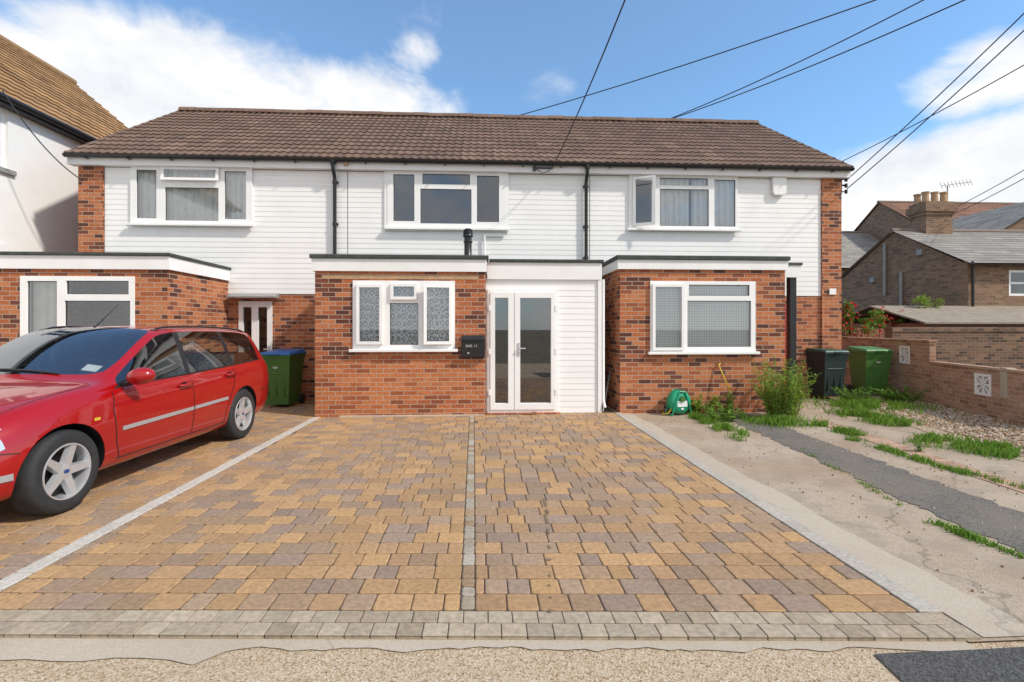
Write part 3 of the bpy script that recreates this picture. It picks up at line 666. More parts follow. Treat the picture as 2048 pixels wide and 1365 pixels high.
# ---------------------------------------------------------------- car
def make_car():
    ang=math.atan2(-2.735,-.112)
    root=thing('parked_car','red estate car parked on the left driveway','car',(-4.15,5.583,.024),ang)
    WB=1.35
    ST_=[#X zb belt ym zt yt k drop
    (2.20,.30,.56,.62,.63,.42,.25,.03),(2.14,.22,.63,.74,.70,.54,.25,.03),(1.98,.19,.72,.82,.79,.62,.22,.03),(1.72,.18,.805,.865,.885,.68,.16,.03),
    (1.38,.18,.875,.89,.95,.715,.10,.03),(1.08,.18,.915,.895,.99,.735,.08,.03),(.95,.18,.925,.895,1.005,.735,.08,.03),
    (.86,.18,.93,.895,1.06,.73,.10,.055),(.50,.18,.945,.895,1.29,.68,.12,.07),(.20,.18,.95,.895,1.44,.635,.10,.07),(.05,.18,.955,.895,1.485,.62,.06,.07),
    (-.20,.18,.96,.895,1.505,.615,.02,.07),(-.29,.18,.965,.895,1.51,.615,0,.07),(-.70,.18,.98,.895,1.515,.61,0,.07),(-1.10,.18,.995,.895,1.51,.605,0,.07),(-1.18,.18,1.0,.895,1.507,.60,0,.07),
    (-1.55,.19,1.015,.89,1.495,.59,0,.07),(-1.92,.20,1.03,.875,1.47,.575,-.02,.07),(-2.05,.22,1.035,.865,1.45,.565,-.05,.07),(-2.18,.25,1.02,.85,1.36,.56,-.10,.08),(-2.27,.28,.98,.83,1.12,.56,-.12,.06),(-2.31,.32,.86,.80,.95,.55,-.12,.05)]
    bm=bmesh.new();rings=[]
    for (X,zb,zl,ym,zt,yt,k,dr) in ST_:
        yb=ym-.075;za=zb+.07;zc=zl-.13
        h=[(0,zb),(ym-.14,zb),(ym-.04,za),(ym-.010,lerp(za,zc,.38)),(ym,lerp(za,zc,.72)),(ym-.012,zc),(ym-.035,zl-.04),(yb,zl),
           (lerp(yb,yt+.045,.5)+.012,lerp(zl,zt-dr,.5)),(yt+.045,zt-dr),(yt-.01,zt-dr*.40),(yt*.55,zt-dr*.08),(0,zt)]
        full=h+[(-a,b) for a,b in h[-2:0:-1]]
        rings.append([bm.verts.new((X-k*(a/.85)**2,a,b)) for a,b in full])
    n=len(rings[0])
    for i in range(len(rings)-1):
        xa,xb=ST_[i][0],ST_[i+1][0]
        for j in range(n):
            j2=(j+1)%n;seg=j if j<12 else 23-j
            f=bm.faces.new((rings[i][j],rings[i+1][j],rings[i+1][j2],rings[i][j2]))
            mi=0
            if seg in (7,8):
                if xa<=.51 and xb>=-.21: mi=1
                elif xa<=.87 and xb>=.49: mi=3 if seg==7 and xa>.8 else (1 if xa<.87 else 0)
                elif abs(xa+.20)<.01: mi=3
                elif xa<=-.28 and xb>=-1.11: mi=1
                elif abs(xa+1.10)<.01: mi=3
                elif xa<=-1.17 and xb>=-1.93: mi=1
            if seg in (10,11):
                if xa<=.87 and xb>=.04: mi=2
                if xa<=-2.04 and xb>=-2.28: mi=4
            f.material_index=mi
    bm.faces.new(rings[0]);bm.faces.new(rings[-1][::-1])
    bmesh.ops.recalc_face_normals(bm,faces=bm.faces)
    cl=bm.edges.layers.float.get('crease_edge') or bm.edges.layers.float.new('crease_edge')
    for e in bm.edges:
        if len(e.link_faces)==2 and e.link_faces[0].material_index!=e.link_faces[1].material_index: e[cl]=.75
    for i in range(len(rings)-1):
        for j in (7,17):
            e=bm.edges.get((rings[i][j],rings[i+1][j]))
            if e:e[cl]=max(e[cl],.45)
        for j in (4,20):
            e=bm.edges.get((rings[i][j],rings[i+1][j]))
            if e:e[cl]=max(e[cl],.3)
    me=bpy.data.meshes.new('tmpcar');bm.to_mesh(me);bm.free()
    for k in range(5): me.materials.append(M['black'])
    ob=bpy.data.objects.new('tmpcar',me);COL.objects.link(ob)
    s=ob.modifiers.new('s','SUBSURF');s.levels=2;s.render_levels=2
    c=MB()
    for X in (WB,-WB):
        for sd in (-1,1): c.lathe([(.372,.58*sd),(.372,1.2*sd)] if sd>0 else [(.372,-1.2),(.372,-.58)],(X,0,.335),'y',48)
    cm=bpy.data.meshes.new('tmpcut');cm.from_pydata(c.v,[],c.f);bb=bmesh.new();bb.from_mesh(cm);bmesh.ops.recalc_face_normals(bb,faces=bb.faces);bb.to_mesh(cm);bb.free()
    co=bpy.data.objects.new('tmpcut',cm);COL.objects.link(co)
    b=ob.modifiers.new('b','BOOLEAN');b.operation='DIFFERENCE';b.object=co;b.solver='EXACT'
    bpy.context.view_layer.update();dg=bpy.context.evaluated_depsgraph_get()
    full=bpy.data.meshes.new_from_object(ob.evaluated_get(dg))
    bpy.data.objects.remove(ob);bpy.data.objects.remove(co)
    bm=bmesh.new();bm.from_mesh(full)
    bm.normal_update()
    bvh=BVHTree.FromBMesh(bm)
    for f in bm.faces:
        ce=f.calc_center_median()
        for X in (WB,-WB):
            d=math.hypot(ce.x-X,ce.z-.335)
            if d<.3725 and abs(ce.y)>.5 and ce.z>.19: f.material_index=5
        if f.material_index==0:
            if ce.x>1.78 and .59<ce.z<.83 and .50<abs(ce.y)<.84 and f.normal.z<.8: f.material_index=6
            if ce.x<-2.03 and .72<ce.z<1.22 and abs(ce.y)>.60: f.material_index=7
    def part(name,pred,mat,parent=root):
        b2=bm.copy();kill=[f for f in b2.faces if not pred(f,f.calc_center_median())]
        bmesh.ops.delete(b2,geom=kill,context='FACES')
        if not b2.faces: b2.free();return None
        m2=bpy.data.meshes.new(name);
        for f in b2.faces:f.material_index=0;f.smooth=True
        b2.to_mesh(m2);b2.free();m2.materials.clear();m2.materials.append(mat);m2.set_sharp_from_angle(angle=R(42))
        o=bpy.data.objects.new(name,m2);COL.objects.link(o);o.parent=parent;return o
    mi=lambda k:(lambda f,c:f.material_index==k)
    body=part('body',mi(0),M['red'])
    part('windscreen',mi(2),M['screen']);part('rear_window',mi(4),M['carglass'])
    for sd in (1,-1):
        for a,b_ in ((.9,-.25),(-.25,-1.14),(-1.14,-2)):
            part('side_window',lambda f,c:f.material_index==1 and c.y*sd>0 and b_<c.x<a,M['carglass'])
        for a,b_ in ((1.2,.4),(.4,-.6),(-.6,-2)):
            part('window_pillar',lambda f,c:f.material_index==3 and c.y*sd>0 and b_<c.x<a,M['black'])
        part('headlight',lambda f,c:f.material_index==6 and c.y*sd>0,M['clear_lens'])
        part('tail_light',lambda f,c:f.material_index==7 and c.y*sd>0,M['red_lens'])
        for q in (1,-1): part('wheel_arch',lambda f,c:f.material_index==5 and c.y*sd>0 and c.x*q>0,M['black'])
    def sy(X,Z,sd):
        h=bvh.ray_cast(Vector((X,2*sd,Z)),Vector((0,-sd,0)));return h[0] if h[0] else None
    def ribbon(mb,pts,w,sd,off=.0025,th=None):
        pr=[]
        for (X,Z) in pts:
            p=sy(X,Z,sd)
            if p is None: continue
            pr.append(p+Vector((0,off*sd,0)))
        for a,b_ in zip(pr,pr[1:]):
            d=(b_-a).normalized();s=d.cross(Vector((0,1,0)))*(w/2)
            q=[a-s,b_-s,b_+s,a+s]
            if th:
                o=Vector((0,th*sd,0));mb.hexa([v-o for v in q]+[v+o*.5 for v in q])
            else: mb.face(q)
    def poly(P,n=10):
        out=[]
        for (a,b_) in zip(P,P[1:]):
            for i in range(n): out.append((lerp(a[0],b_[0],i/n),lerp(a[1],b_[1],i/n)))
        return out+[P[-1]]
    for sd in (1,-1):
        for P in ([(.86,.91),(.90,.75),(.86,.45),(.80,.30)],[(-.245,.96),(-.25,.30)],[(-1.13,.98),(-1.10,.80),(-1.0,.62),(-.92,.45),(-.90,.30)]):
            m=MB();ribbon(m,poly(P),.011,sd);m.build('door_gap',M['black'],body,local=True)
        m=MB();ribbon(m,poly([(.84,.30),(-.92,.30)],14),.010,sd);m.build('sill_gap',M['black'],body,local=True)
        m=MB();ribbon(m,poly([(1.70,.56),(1.95,.60)],6),.008,sd);m.build('bumper_gap',M['black'],body,local=True)
        m=MB();ribbon(m,poly([(-1.75,.60),(-2.15,.62)],6),.008,sd);m.build('bumper_gap',M['black'],body,local=True)
        m=MB();ribbon(m,poly([(1.74,.40),(2.02,.40)],8),.05,sd,.004,.006);m.build('bumper_strip',M['greytrim'],root,local=True)
        m=MB();ribbon(m,poly([(.80,.565),(-.235,.585)],10),.036,sd,.004,.008);m.build('side_moulding',M['greytrim'],root,local=True)
        m=MB();ribbon(m,poly([(-.262,.587),(-.93,.60)],10),.036,sd,.004,.008);m.build('side_moulding',M['greytrim'],root,local=True)
        m=MB();ribbon(m,poly([(.80,.935),(.3,.95),(-.25,.963),(-1.1,.993),(-1.9,1.027)],8),.022,sd,.003,.004);m.build('window_trim',M['black'],root,local=True)
        for X,Z in ((-.10,.855),(-1.0,.89)):
            p=sy(X,Z,sd)
            if p:
                m=MB();m.tube([p+Vector((.10,0,0)),p+Vector((.085,.034*sd,.002)),p+Vector((-.085,.036*sd,.006)),p+Vector((-.10,0,.006))],[.014,.017,.017,.014],8);dh=m.build('door_handle',M['red'],root,local=True,smooth=180)
                m=MB();m.lathe([(.0,0),(.05,0)],(0,0,0),'y',16);m.v=[(p.x+v[0]*1.3,p.y+.004*sd,p.z+v[2]*.7) for v in m.v];m.build('handle_recess',M['black'],dh,local=True)
        bmm=bmesh.new();bmesh.ops.create_icosphere(bmm,subdivisions=3,radius=1)
        for v in bmm.verts:
            x,y,zz=v.co
            if x<-.25:x=-.25
            v.co=Vector((.70+x*.10,sd*(.985+y*.125),1.03+zz*.082+y*.012))
        mm=bpy.data.meshes.new('mirror');bmm.to_mesh(mm);bmm.free();mm.materials.append(M['red'])
        for p in mm.polygons:p.use_smooth=True
        mm.set_sharp_from_angle(angle=R(40))
        mo=bpy.data.objects.new('mirror',mm);COL.objects.link(mo);mo.parent=root
        m=MB();m.tube([(.70,.84*sd,.96),(.70,.92*sd,.985)],.03,8);m.build('mirror_arm',M['black'],mo,local=True)
        m=MB();
        pr=[]
        for i in range(15):
            X=lerp(.0,-1.9,i/14);h=bvh.ray_cast(Vector((X,.585*sd,2)),Vector((0,0,-1)))
            pr.append(h[0]+Vector((0,0,.018 if 0<i<14 else -.002)))
        m.tube(pr,.011,8);m.build('roof_rail',M['black'],root,local=True,smooth=180)
        m=MB();p=sy(1.08,.70,sd)
        if p: m.box(p.x-.03,p.x+.03,p.y-.004,p.y+.004,p.z-.012,p.z+.012);m.build('side_repeater',M['yellow'],root,local=True)
    for X in (WB,-WB):
        for sd in (1,-1):
            yc=sd*.772;m=MB()
            pf=[(.205,-.085),(.218,-.098),(.245,-.104),(.285,-.106),(.312,-.096),(.326,-.075),(.330,-.03),(.330,.03),(.326,.075),(.312,.096),(.285,.106),(.245,.104),(.218,.098),(.205,.085)]
            m.lathe(pf,(X,yc,.330),'y',56,caps=False);w=m.build('wheel',M['rubber'],root,local=True,smooth=40)
            m=MB()
            m.lathe([(.224,.095*sd),(.220,.104*sd),(.210,.104*sd),(.203,.080*sd),(.196,.02*sd),(.190,-.09*sd)],(X,yc,.330),'y',48,caps=False)
            for k in range(5):
                a=2*math.pi*k/5+math.pi/2+(.3 if X>0 else .1)
                T=Matrix.Translation((X,yc,.330))@Matrix.Rotation(-a,4,'Y')
                yo=lambda v:v*sd
                m.hexa([(.02,yo(.045),-.046),(.207,yo(.060),-.034),(.207,yo(.060),.034),(.02,yo(.045),.046),(.02,yo(.080),-.036),(.207,yo(.098),-.024),(.207,yo(.098),.024),(.02,yo(.080),.036)],0,T)
            m.lathe([(.0,.088*sd),(.04,.088*sd),(.066,.080*sd),(.070,.04*sd)],(X,yc,.330),'y',28,caps=False)
            m.build('rim',M['silver'],w,local=True,smooth=38,recalc=True)
            m=MB();m.lathe([(.0,0),(.188,0),(.188,-.02*sd)],(X,yc+.015*sd,.330),'y',36);m.build('brake_disc',M['black'],w,local=True)
            m=MB();m.lathe([(.0,.0915*sd),(.026,.0905*sd)],(X,yc,.330),'y',20,caps=False);m.v=[(v[0],v[1],.330+(v[2]-.330)*.62) for v in m.v];m.build('hub_badge',M['blue_badge'],w,local=True)
    m=MB();m.box(-1.9,1.0,-.78,.78,.30,.34);m.box(.55,.93,-.74,.74,.62,.91)
    for y in (-.37,.37):
        m.box(-.45,.12,y-.24,y+.24,.40,.60);m.hexa([(-.5,y-.23,.55),(-.3,y-.23,.55),(-.3,y+.23,.55),(-.5,y+.23,.55),(-.66,y-.2,1.12),(-.53,y-.2,1.12),(-.53,y+.2,1.12),(-.66,y+.2,1.12)]);m.box(-.68,-.57,y-.13,y+.13,1.15,1.32)
    m.box(-1.4,-.95,-.66,.66,.4,.62);m.hexa([(-1.45,-.66,.6),(-1.28,-.66,.6),(-1.28,.66,.6),(-1.45,.66,.6),(-1.6,-.62,1.12),(-1.48,-.62,1.12),(-1.48,.62,1.12),(-1.6,.62,1.12)])
    m.box(-1.95,.9,-.80,-.77,.3,.91);m.box(-1.95,.9,.77,.80,.3,.91);m.box(-2.0,-1.97,-.7,.7,.3,.93);m.build('interior',M['darkint'],root,local=True,bevel=.03)
    m=MB();m.lathe([(.17,-.015),(.185,0),(.17,.015),(.155,0)],(0,0,0),'x',28,close=True);T=Matrix.Translation((.42,-.37,.95))@Matrix.Rotation(R(-25),4,'Y');m.v=[tuple(T@Vector(v)) for v in m.v];m.build('steering_wheel',M['black'],root,local=True,smooth=180)
    def top(X,y):
        h=bvh.ray_cast(Vector((X,y,2.5)),Vector((0,0,-1)));return h[0]
    m=MB();q=[top(.74,.46),top(.74,.60),top(.66,.60),top(.66,.46)];m.face([v-Vector((0,0,.012)) for v in q]);m.build('paper_disc',M['paper'],root,local=True)
    for (ya,yb) in ((.35,-.25),(-.2,-.65)):
        m=MB();pr=[top(.84-.05*i/8,lerp(ya,yb,i/8))+Vector((0,0,.012)) for i in range(9)];m.tube(pr,.009,6);m.build('wiper',M['black'],root,local=True)
    t0=top(.02,.0);m=MB();m.tube([t0,t0+Vector((-.03,0,.02)),t0+Vector((-.34,0.0,.26))],[.012,.007,.003],6);m.build('aerial',M['black'],root,local=True)
    m=MB();m.box(2.185,2.21,-.26,.26,.36,.47);m.build('number_plate',M['paper'],root,local=True,bevel=.004)
    m=MB();m.box(2.13,2.19,-.40,.40,.24,.33);m.build('grille',M['black'],root,local=True,bevel=.01)
    for sd in (1,-1):
        m=MB();pr=[top(lerp(.98,2.0,i/12),sd*lerp(.74,.60,i/12))+Vector((0,0,.002)) for i in range(13)]
        for a,b_ in zip(pr,pr[1:]):
            d=(b_-a).normalized();s=d.cross(Vector((0,0,1)))*.005;m.face([a-s,b_-s,b_+s,a+s])
        m.build('bonnet_gap',M['black'],body,local=True)
    bm.free();return root
make_car()
# ---------------------------------------------------------------- left neighbour
xw=-9.25;xe=-9.08;xr=-13.15;ze=5.9;zr=9.35;Y0,Y1=2.0,16.6
nh=thing('rendered_house','white rendered house with brown tiled roof at the left edge','house',(xw,10,0))
m=MB();wy0,wy1=9.2,PYX(16,xw);wz0,wz1=PZ(8,335,10.1),PZ(8,222,10.1)
m.box(xw-.3,xw,Y0,wy0,0,ze);m.box(xw-.3,xw,wy1,Y1,0,ze);m.box(xw-.3,xw,wy0,wy1,0,wz0);m.box(xw-.3,xw,wy0,wy1,wz1,ze)
for yy in (Y0,Y1-.3):
    m.prism([(xw-.3,yy,0),(xw-.3,yy,ze),(xr,yy,zr-.15),(2*xr-xw,yy,ze),(2*xr-xw,yy,0)],(0,.3,0))
m.build('wall',M['render'],nh)
m=MB();a=xw-.12
m.box(a,a+.06,wy1-.09,wy1,wz0,wz1);m.box(a,a+.06,wy0,wy1-.09,wz1-.08,wz1);m.box(a,a+.06,wy0,wy1-.09,wz0,wz0+.08);m.box(a,a+.06,wy0,wy0+.08,wz0+.08,wz1-.08);m.box(a,a+.06,9.6,9.68,wz0+.08,wz1-.08);w=m.build('window',M['white'],nh)
m=MB();m.face([(a+.02,wy0,wz0),(a+.02,wy1,wz0),(a+.02,wy1,wz1),(a+.02,wy0,wz1)]);m.build('pane',M['glass'],w)
m=MB();m.box(xw-.1,xw+.06,wy0-.1,wy1+.12,wz0-.10,wz0-.002);m.build('sill',M['lead'],w,bevel=.01)
m=MB();m.box(xw-.01,xw+.03,Y0,PYX(10,xw),PZ(5,500,10.1)-.05,PZ(5,488,10.1));m.build('string_course',M['render'],nh)
def tc2(i,j):
    k=random.uniform(.8,1.18);c=random.choice([(.33,.19,.085),(.37,.22,.105),(.29,.165,.075)]);return tuple(q*k for q in c)
m=MB();tile_roof(m,(xe,Y0-.2,ze),(0,1,0),(xr-xe,0,zr-ze),Y1+.35-Y0,math.hypot(xr-xe,zr-ze),tc2,.3,.30,.012,.035)
m.col=(.3,.18,.09);m.face([(xr,Y0-.2,zr),(xr,Y1+.15,zr),(2*xr-xe,Y1+.15,ze),(2*xr-xe,Y0-.2,ze)])
m.tube([(xr,Y0-.2,zr),(xr,Y1+.15,zr)],.13,10)
m.build('roof',M['tile'],nh,smooth=35)
m=MB();m.tube([(xe+.05,Y0-.2,ze-.05),(xe+.05,Y1+.1,ze-.05)],.065,10);m.box(xw+.002,xe+.02,Y0,Y1+.1,ze-.16,ze-.10);m.build('gutter',M['black'],nh,smooth=50)
# ---------------------------------------------------------------- right garden wall
A=Vector((8.22,6.7,0));B=Vector((9.95,13.6,0));ang=math.atan2(B.y-A.y,B.x-A.x);Lw=(B-A).length
gw=thing('garden_wall','low brick garden wall with pale pierced blocks beside the gravel','wall',A,ang)
def along(px):
    r=(U(px)*CT+ST)/(CT-U(px)*ST);d=(B-A).normalized();t=(A.x-r*A.y)/(r*d.y-d.x);return t
l1=along(1872);bl=[(along(1821),.74,1.12,True),(along(1981),.36,.73,False)]
m=MB()
def wl(x0,x1,z1,holes): m.plate(x0,x1,0,z1,0,.11,holes)
hs=[(c-.19,c+.19,z0,z1) for c,z0,z1,_ in bl]
wl(0,l1,.80,[q for q in hs if q[1]<l1]);wl(l1,Lw,1.22,[q for q in hs if q[0]>l1])
gwm=m.build('wall',M['brick_garden'],gw,local=True)
m=MB();m.box(along(2024)-.07,along(2024)+.07,-.015,.125,.38,.865);m.build('pier',M['pale'],gw,local=True,bevel=.006)
m=MB();m.box(0,l1-.01,-.02,.13,.802,.85);m.build('coping',M['brick_garden'],gw,local=True,bevel=.008)
m=MB();m.box(l1-.02,Lw,-.02,.13,1.222,1.27);m.build('coping',M['brick_garden'],gw,local=True,bevel=.008)
for c,z0,z1,_ in bl:
    m=MB();zc=(z0+z1)/2;m.plate(c-.188,c+.188,z0+.002,z1-.002,-.012,.122,[(c-.145,c+.145,z0+.045,z1-.045)])
    for k in range(4):
        a_=k*math.pi/2+math.pi/4;T=Matrix.Translation((c,.055,zc))@Matrix.Rotation(a_,4,'Y');ll=.20
        m.hexa([(.0,.02,-.010),(ll,.02,-.015),(ll,.02,.015),(.0,.02,.010),(.0,.06,-.010),(ll,.06,-.015),(ll,.06,.015),(0,.06,.010)],0,T)
    for k in range(4):
        a_=k*math.pi/2;T=Matrix.Translation((c,.055,zc))@Matrix.Rotation(a_,4,'Y');ll=.15
        m.hexa([(.03,.02,-.008),(ll,.02,-.030),(ll,.02,.030),(.03,.02,.008),(.03,.06,-.008),(ll,.06,-.030),(ll,.06,.030),(.03,.06,.008)],0,T)
    m.build('pierced_block',M['conc_block'],gw,local=True,recalc=True)
    m=MB();m.box(c-.15,c+.15,-.008,.006,z0+.04,z1-.04);m.build('block_backing',M['brick_dark'],gw,local=True)
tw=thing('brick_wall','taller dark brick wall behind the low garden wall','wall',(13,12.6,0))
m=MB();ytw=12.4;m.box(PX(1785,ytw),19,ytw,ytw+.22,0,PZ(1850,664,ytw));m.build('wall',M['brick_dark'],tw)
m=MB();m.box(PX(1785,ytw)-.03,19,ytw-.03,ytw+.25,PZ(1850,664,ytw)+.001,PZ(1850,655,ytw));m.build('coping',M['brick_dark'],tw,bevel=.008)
sh=thing('garden_shed','low shed with beige felt roof behind the dark brick wall','shed',(13.5,14,0))
ys=13.2;xa,xb=PX(1850,ys),19.5;za=PZ(1900,645,ys);zb_=PZ(1900,612,ys+2.0)
m=MB();m.box(xa+.15,xb,ys+.15,ys+3.6,0,za-.02);m.build('wall',M['woodred'],sh)
m=MB();m.hexa([(xa,ys,za-.05),(xb,ys,za-.05),(xb,ys+2,zb_-.05),(xa,ys+2,zb_-.05),(xa,ys,za),(xb,ys,za),(xb,ys+2,zb_),(xa,ys+2,zb_)]);m.hexa([(xa,ys+2,zb_-.05),(xb,ys+2,zb_-.05),(xb,ys+4,za-.05),(xa,ys+4,za-.05),(xa,ys+2,zb_),(xb,ys+2,zb_),(xb,ys+4,za),(xa,ys+4,za)]);m.build('roof',pmat('shed_felt',(.27,.225,.175),.9,.2,5,.3,120),sh)
# ---------------------------------------------------------------- right background houses
def slatecol(i,j):
    k=random.uniform(.8,1.2);return (.26*k,.24*k,.215*k)
def browncol(i,j):
    k=random.uniform(.75,1.2);return (.22*k,.11*k,.07*k)
def gabled_x(root,x0,x1,ya,yb,ze,zr,wall,cf,rmat,over=.2,win=None,gauge=.25,roll=.3):
    ym=(ya+yb)/2;m=MB()
    if win: m.plate(x0,x1,0,ze,ya,ya+.2,win)
    else: m.box(x0,x1,ya,ya+.2,0,ze)
    m.box(x0,x1,yb-.2,yb,0,ze)
    for x,s in ((x0,1),(x1,-1)): m.prism([(x,ya+.2,0),(x,yb-.2,0),(x,yb-.2,ze),(x,ym,zr-.05),(x,ya+.2,ze)],(s*.2,0,0))
    m.build('wall',wall,root)
    zz=ze-over*(zr-ze)/(ym-ya)
    m=MB();L=math.hypot(ym-ya+over,zr-zz)
    tile_roof(m,(x0-.12,ya-over,zz),(1,0,0),(0,ym-ya+over,zr-zz),x1-x0+.24,L,cf,roll,gauge,.002 if rmat==M['slate'] else .015,.014)
    m.col=cf(0,0);m.face([(x0-.12,ym,zr),(x1+.12,ym,zr),(x1+.12,yb+over,zz),(x0-.12,yb+over,zz)][::-1])
    m.col=(.2,.15,.12);m.tube([(x0-.12,ym,zr),(x1+.12,ym,zr)],.1,8)
    return m.build('roof',rmat,root,smooth=35)
def pane_window(root,x0,x1,z0,z1,y,bars=1):
    m=MB();e=.07;hs=[(x0+e,x1-e,z0+e,(z0+z1)/2-.03),(x0+e,x1-e,(z0+z1)/2+.03,z1-e)];m.plate(x0,x1,z0,z1,y-.04,y+.05,hs);o=m.build('window',M['white'],root)
    m=MB();m.face([(x0,y,z0),(x1,y,z0),(x1,y,z1),(x0,y,z1)]);m.build('pane',M['glass'],o)
yb1=15.2;xb1=PX(1935,yb1);yb2=PYX(1680,xb1);zE=PZ(1935,522,yb1);zR=PZ(1785,462,(yb1+yb2)/2)
b1=thing('brick_house','old brown brick house with slate roof and tall chimney on the right','house',(xb1+3,yb1,0))
w0=PX(2018,yb1);wz=(PZ(2030,592,yb1),PZ(2030,541,yb1))
rf=gabled_x(b1,xb1,xb1+9,yb1,yb2,zE,zR,M['brick_old'],slatecol,M['slate'],win=[(w0,w0+1.0,wz[0],wz[1])])
pane_window(b1,w0,w0+1.0,wz[0],wz[1],yb1+.05)
ych=(yb1+yb2)/2;cx0,cx1=PX(1836,ych),PX(1888,ych)
m=MB();ztop=PZ(1860,408,ych);m.box(cx0,cx1,ych-.35,ych+.35,zR-.7,ztop-.50);m.box(cx0-.05,cx1+.05,ych-.40,ych+.40,ztop-.50,ztop-.38);m.box(cx0-.10,cx1+.10,ych-.45,ych+.45,ztop-.38,ztop-.12);m.box(cx0-.03,cx1+.03,ych-.38,ych+.38,ztop-.12,ztop);ch=m.build('chimney',M['brick_old'],rf)
for k in range(4):
    xx=lerp(cx0+.16,cx1-.16,(k%3)/2.);yy=ych-.15 if k<3 else ych+.2
    m=MB();m.lathe([(.13,0),(.115,.1),(.105,.34),(.13,.36),(.13,.41),(.095,.41),(.09,.2)],(xx,yy,ztop-.01),n=16);m.build('chimney_pot',M['pot'],rf,smooth=40)
for px,pa,pb in ((1770,488,592),(1803,545,628),):
    m=MB();yy=PYX(px,xb1-.06);m.tube([(xb1-.08,yy,PZ(px,pa,yy)),(xb1-.08,yy,PZ(px,pb,yy))],.05,8);m.build('vent_pipe',M['lead'],b1)
m=MB();m.tube([(xb1-.1,yb1-.26,zE-.1),(xb1+9,yb1-.26,zE-.1)],.06,8);m.build('gutter',M['black'],b1)
m=MB();m.tube([(xb1+.1,yb1-.08,zE-.1),(xb1+.1,yb1-.08,0)],.04,8);m.build('downpipe',M['black'],b1)
for (px,py) in ((1745,560),(1840,505)):
    m=MB();yy=PYX(px,xb1-.05);zz=PZ(px,py,yy);m.box(xb1-.1,xb1-.005,yy-.1,yy+.1,zz-.1,zz+.1);m.build('wall_vent',M['lead'],b1)
m=MB();p=P3(1895,410,ych);m.tube([(p.x,ych,ztop-.8),(p.x,ych,PZ(1895,372,ych))],.02,6)
za_=PZ(1895,372,ych);m.tube([(p.x-.35,ych-.1,za_-.03),(p.x+1.15,ych+.2,za_+.22)],.014,6)
for k in range(9):
    t=k/8;c=Vector((lerp(p.x-.35,p.x+1.15,t),lerp(ych-.1,ych+.2,t),lerp(za_-.03,za_+.22,t)));m.tube([c+Vector((-.05,-.1,-.14)),c+Vector((.05,.1,.14))],.009,5)
tag(m.build('television_aerial',M['lead']),'television aerial on a pole beside the tall chimney','aerial')
b0=thing('brick_house','slate roofed brick house half hidden behind the terrace corner','house',(22,28,0))
yy=26.5
gabled_x(b0,PX(1640,yy),PX(1850,yy),yy,yy+7,PZ(1700,532,yy),PZ(1730,466,yy+3.5),M['brick_old'],slatecol,M['slate'])
b2=thing('brick_house','house with brown tiled roof rising behind the tall chimney','house',(34,30,0))
yy=25;gabled_x(b2,PX(1880,yy),PX(2250,yy),yy,yy+8,PZ(1950,470,yy),PZ(1980,408,yy+4),M['brick_old'],browncol,M['tile'],gauge=.3)
b3=thing('brick_house','house with grey slate gable at the right edge of the view','house',(28,20,0))
yA,yB=20.3,29;xg0=PX(1978,yA);zg0=PZ(1978,472,yA);xgm=xg0+3.2;zgm=PZ(2048,415,yA)+.6
m=MB();m.prism([(xg0+.15,yA,0),(xg0+.15,yA,zg0),(xgm,yA,zgm-.1),(2*xgm-xg0-.15,yA,zg0),(2*xgm-xg0-.15,yA,0)],(0,8.5,0));m.build('wall',M['brick_old'],b3,recalc=True)
m=MB();Lr=math.hypot(xgm-xg0+.15,zgm-zg0+.1)
tile_roof(m,(xg0-.15,yB,zg0-.1),(0,-1,0),(xgm-xg0+.15,0,zgm-zg0+.1),yB-yA+.2,Lr,slatecol,.3,.25,.002,.014)
m.col=(.2,.19,.18);m.face([(xgm,yA-.2,zgm),(2*xgm-xg0,yA-.2,zg0),(2*xgm-xg0,yB,zg0),(xgm,yB,zgm)])
m.build('roof',M['slate'],b3)
m=MB();m.tube([(xg0-.2,yA-.2,zg0-.15),(xg0-.2,yB,zg0-.15)],.06,8);m.build('gutter',M['black'],b3)
yy=13.6
m=MB()
for k in range(7): m.box(PX(1690,yy)+k*.17,PX(1690,yy)+k*.17+.15,yy,yy+.03,0,PZ(1720,657,yy)+random.uniform(-.02,.02))
tag(m.build('timber_fence',M['woodred']),'short red brown timber fence behind the garden wall','fence')
yy=15
r=thing('timber_pergola','red timber rails on posts in the garden behind the wall','pergola',(PX(1790,yy),yy,0))
a,b=PX(1750,yy),PX(1832,yy);zz=PZ(1790,632,yy)
for dy in (0,.65): m=MB();m.box(a,b,yy-.05+dy,yy+.05+dy,zz,zz+.07);m.build('top_rail',M['woodred'],r)
for xx in (a+.1,(a+b)/2,b-.1):
    m=MB();m.box(xx-.05,xx+.05,yy-.049,yy+.049,0,zz-.001);m.build('post',M['woodred'],r)
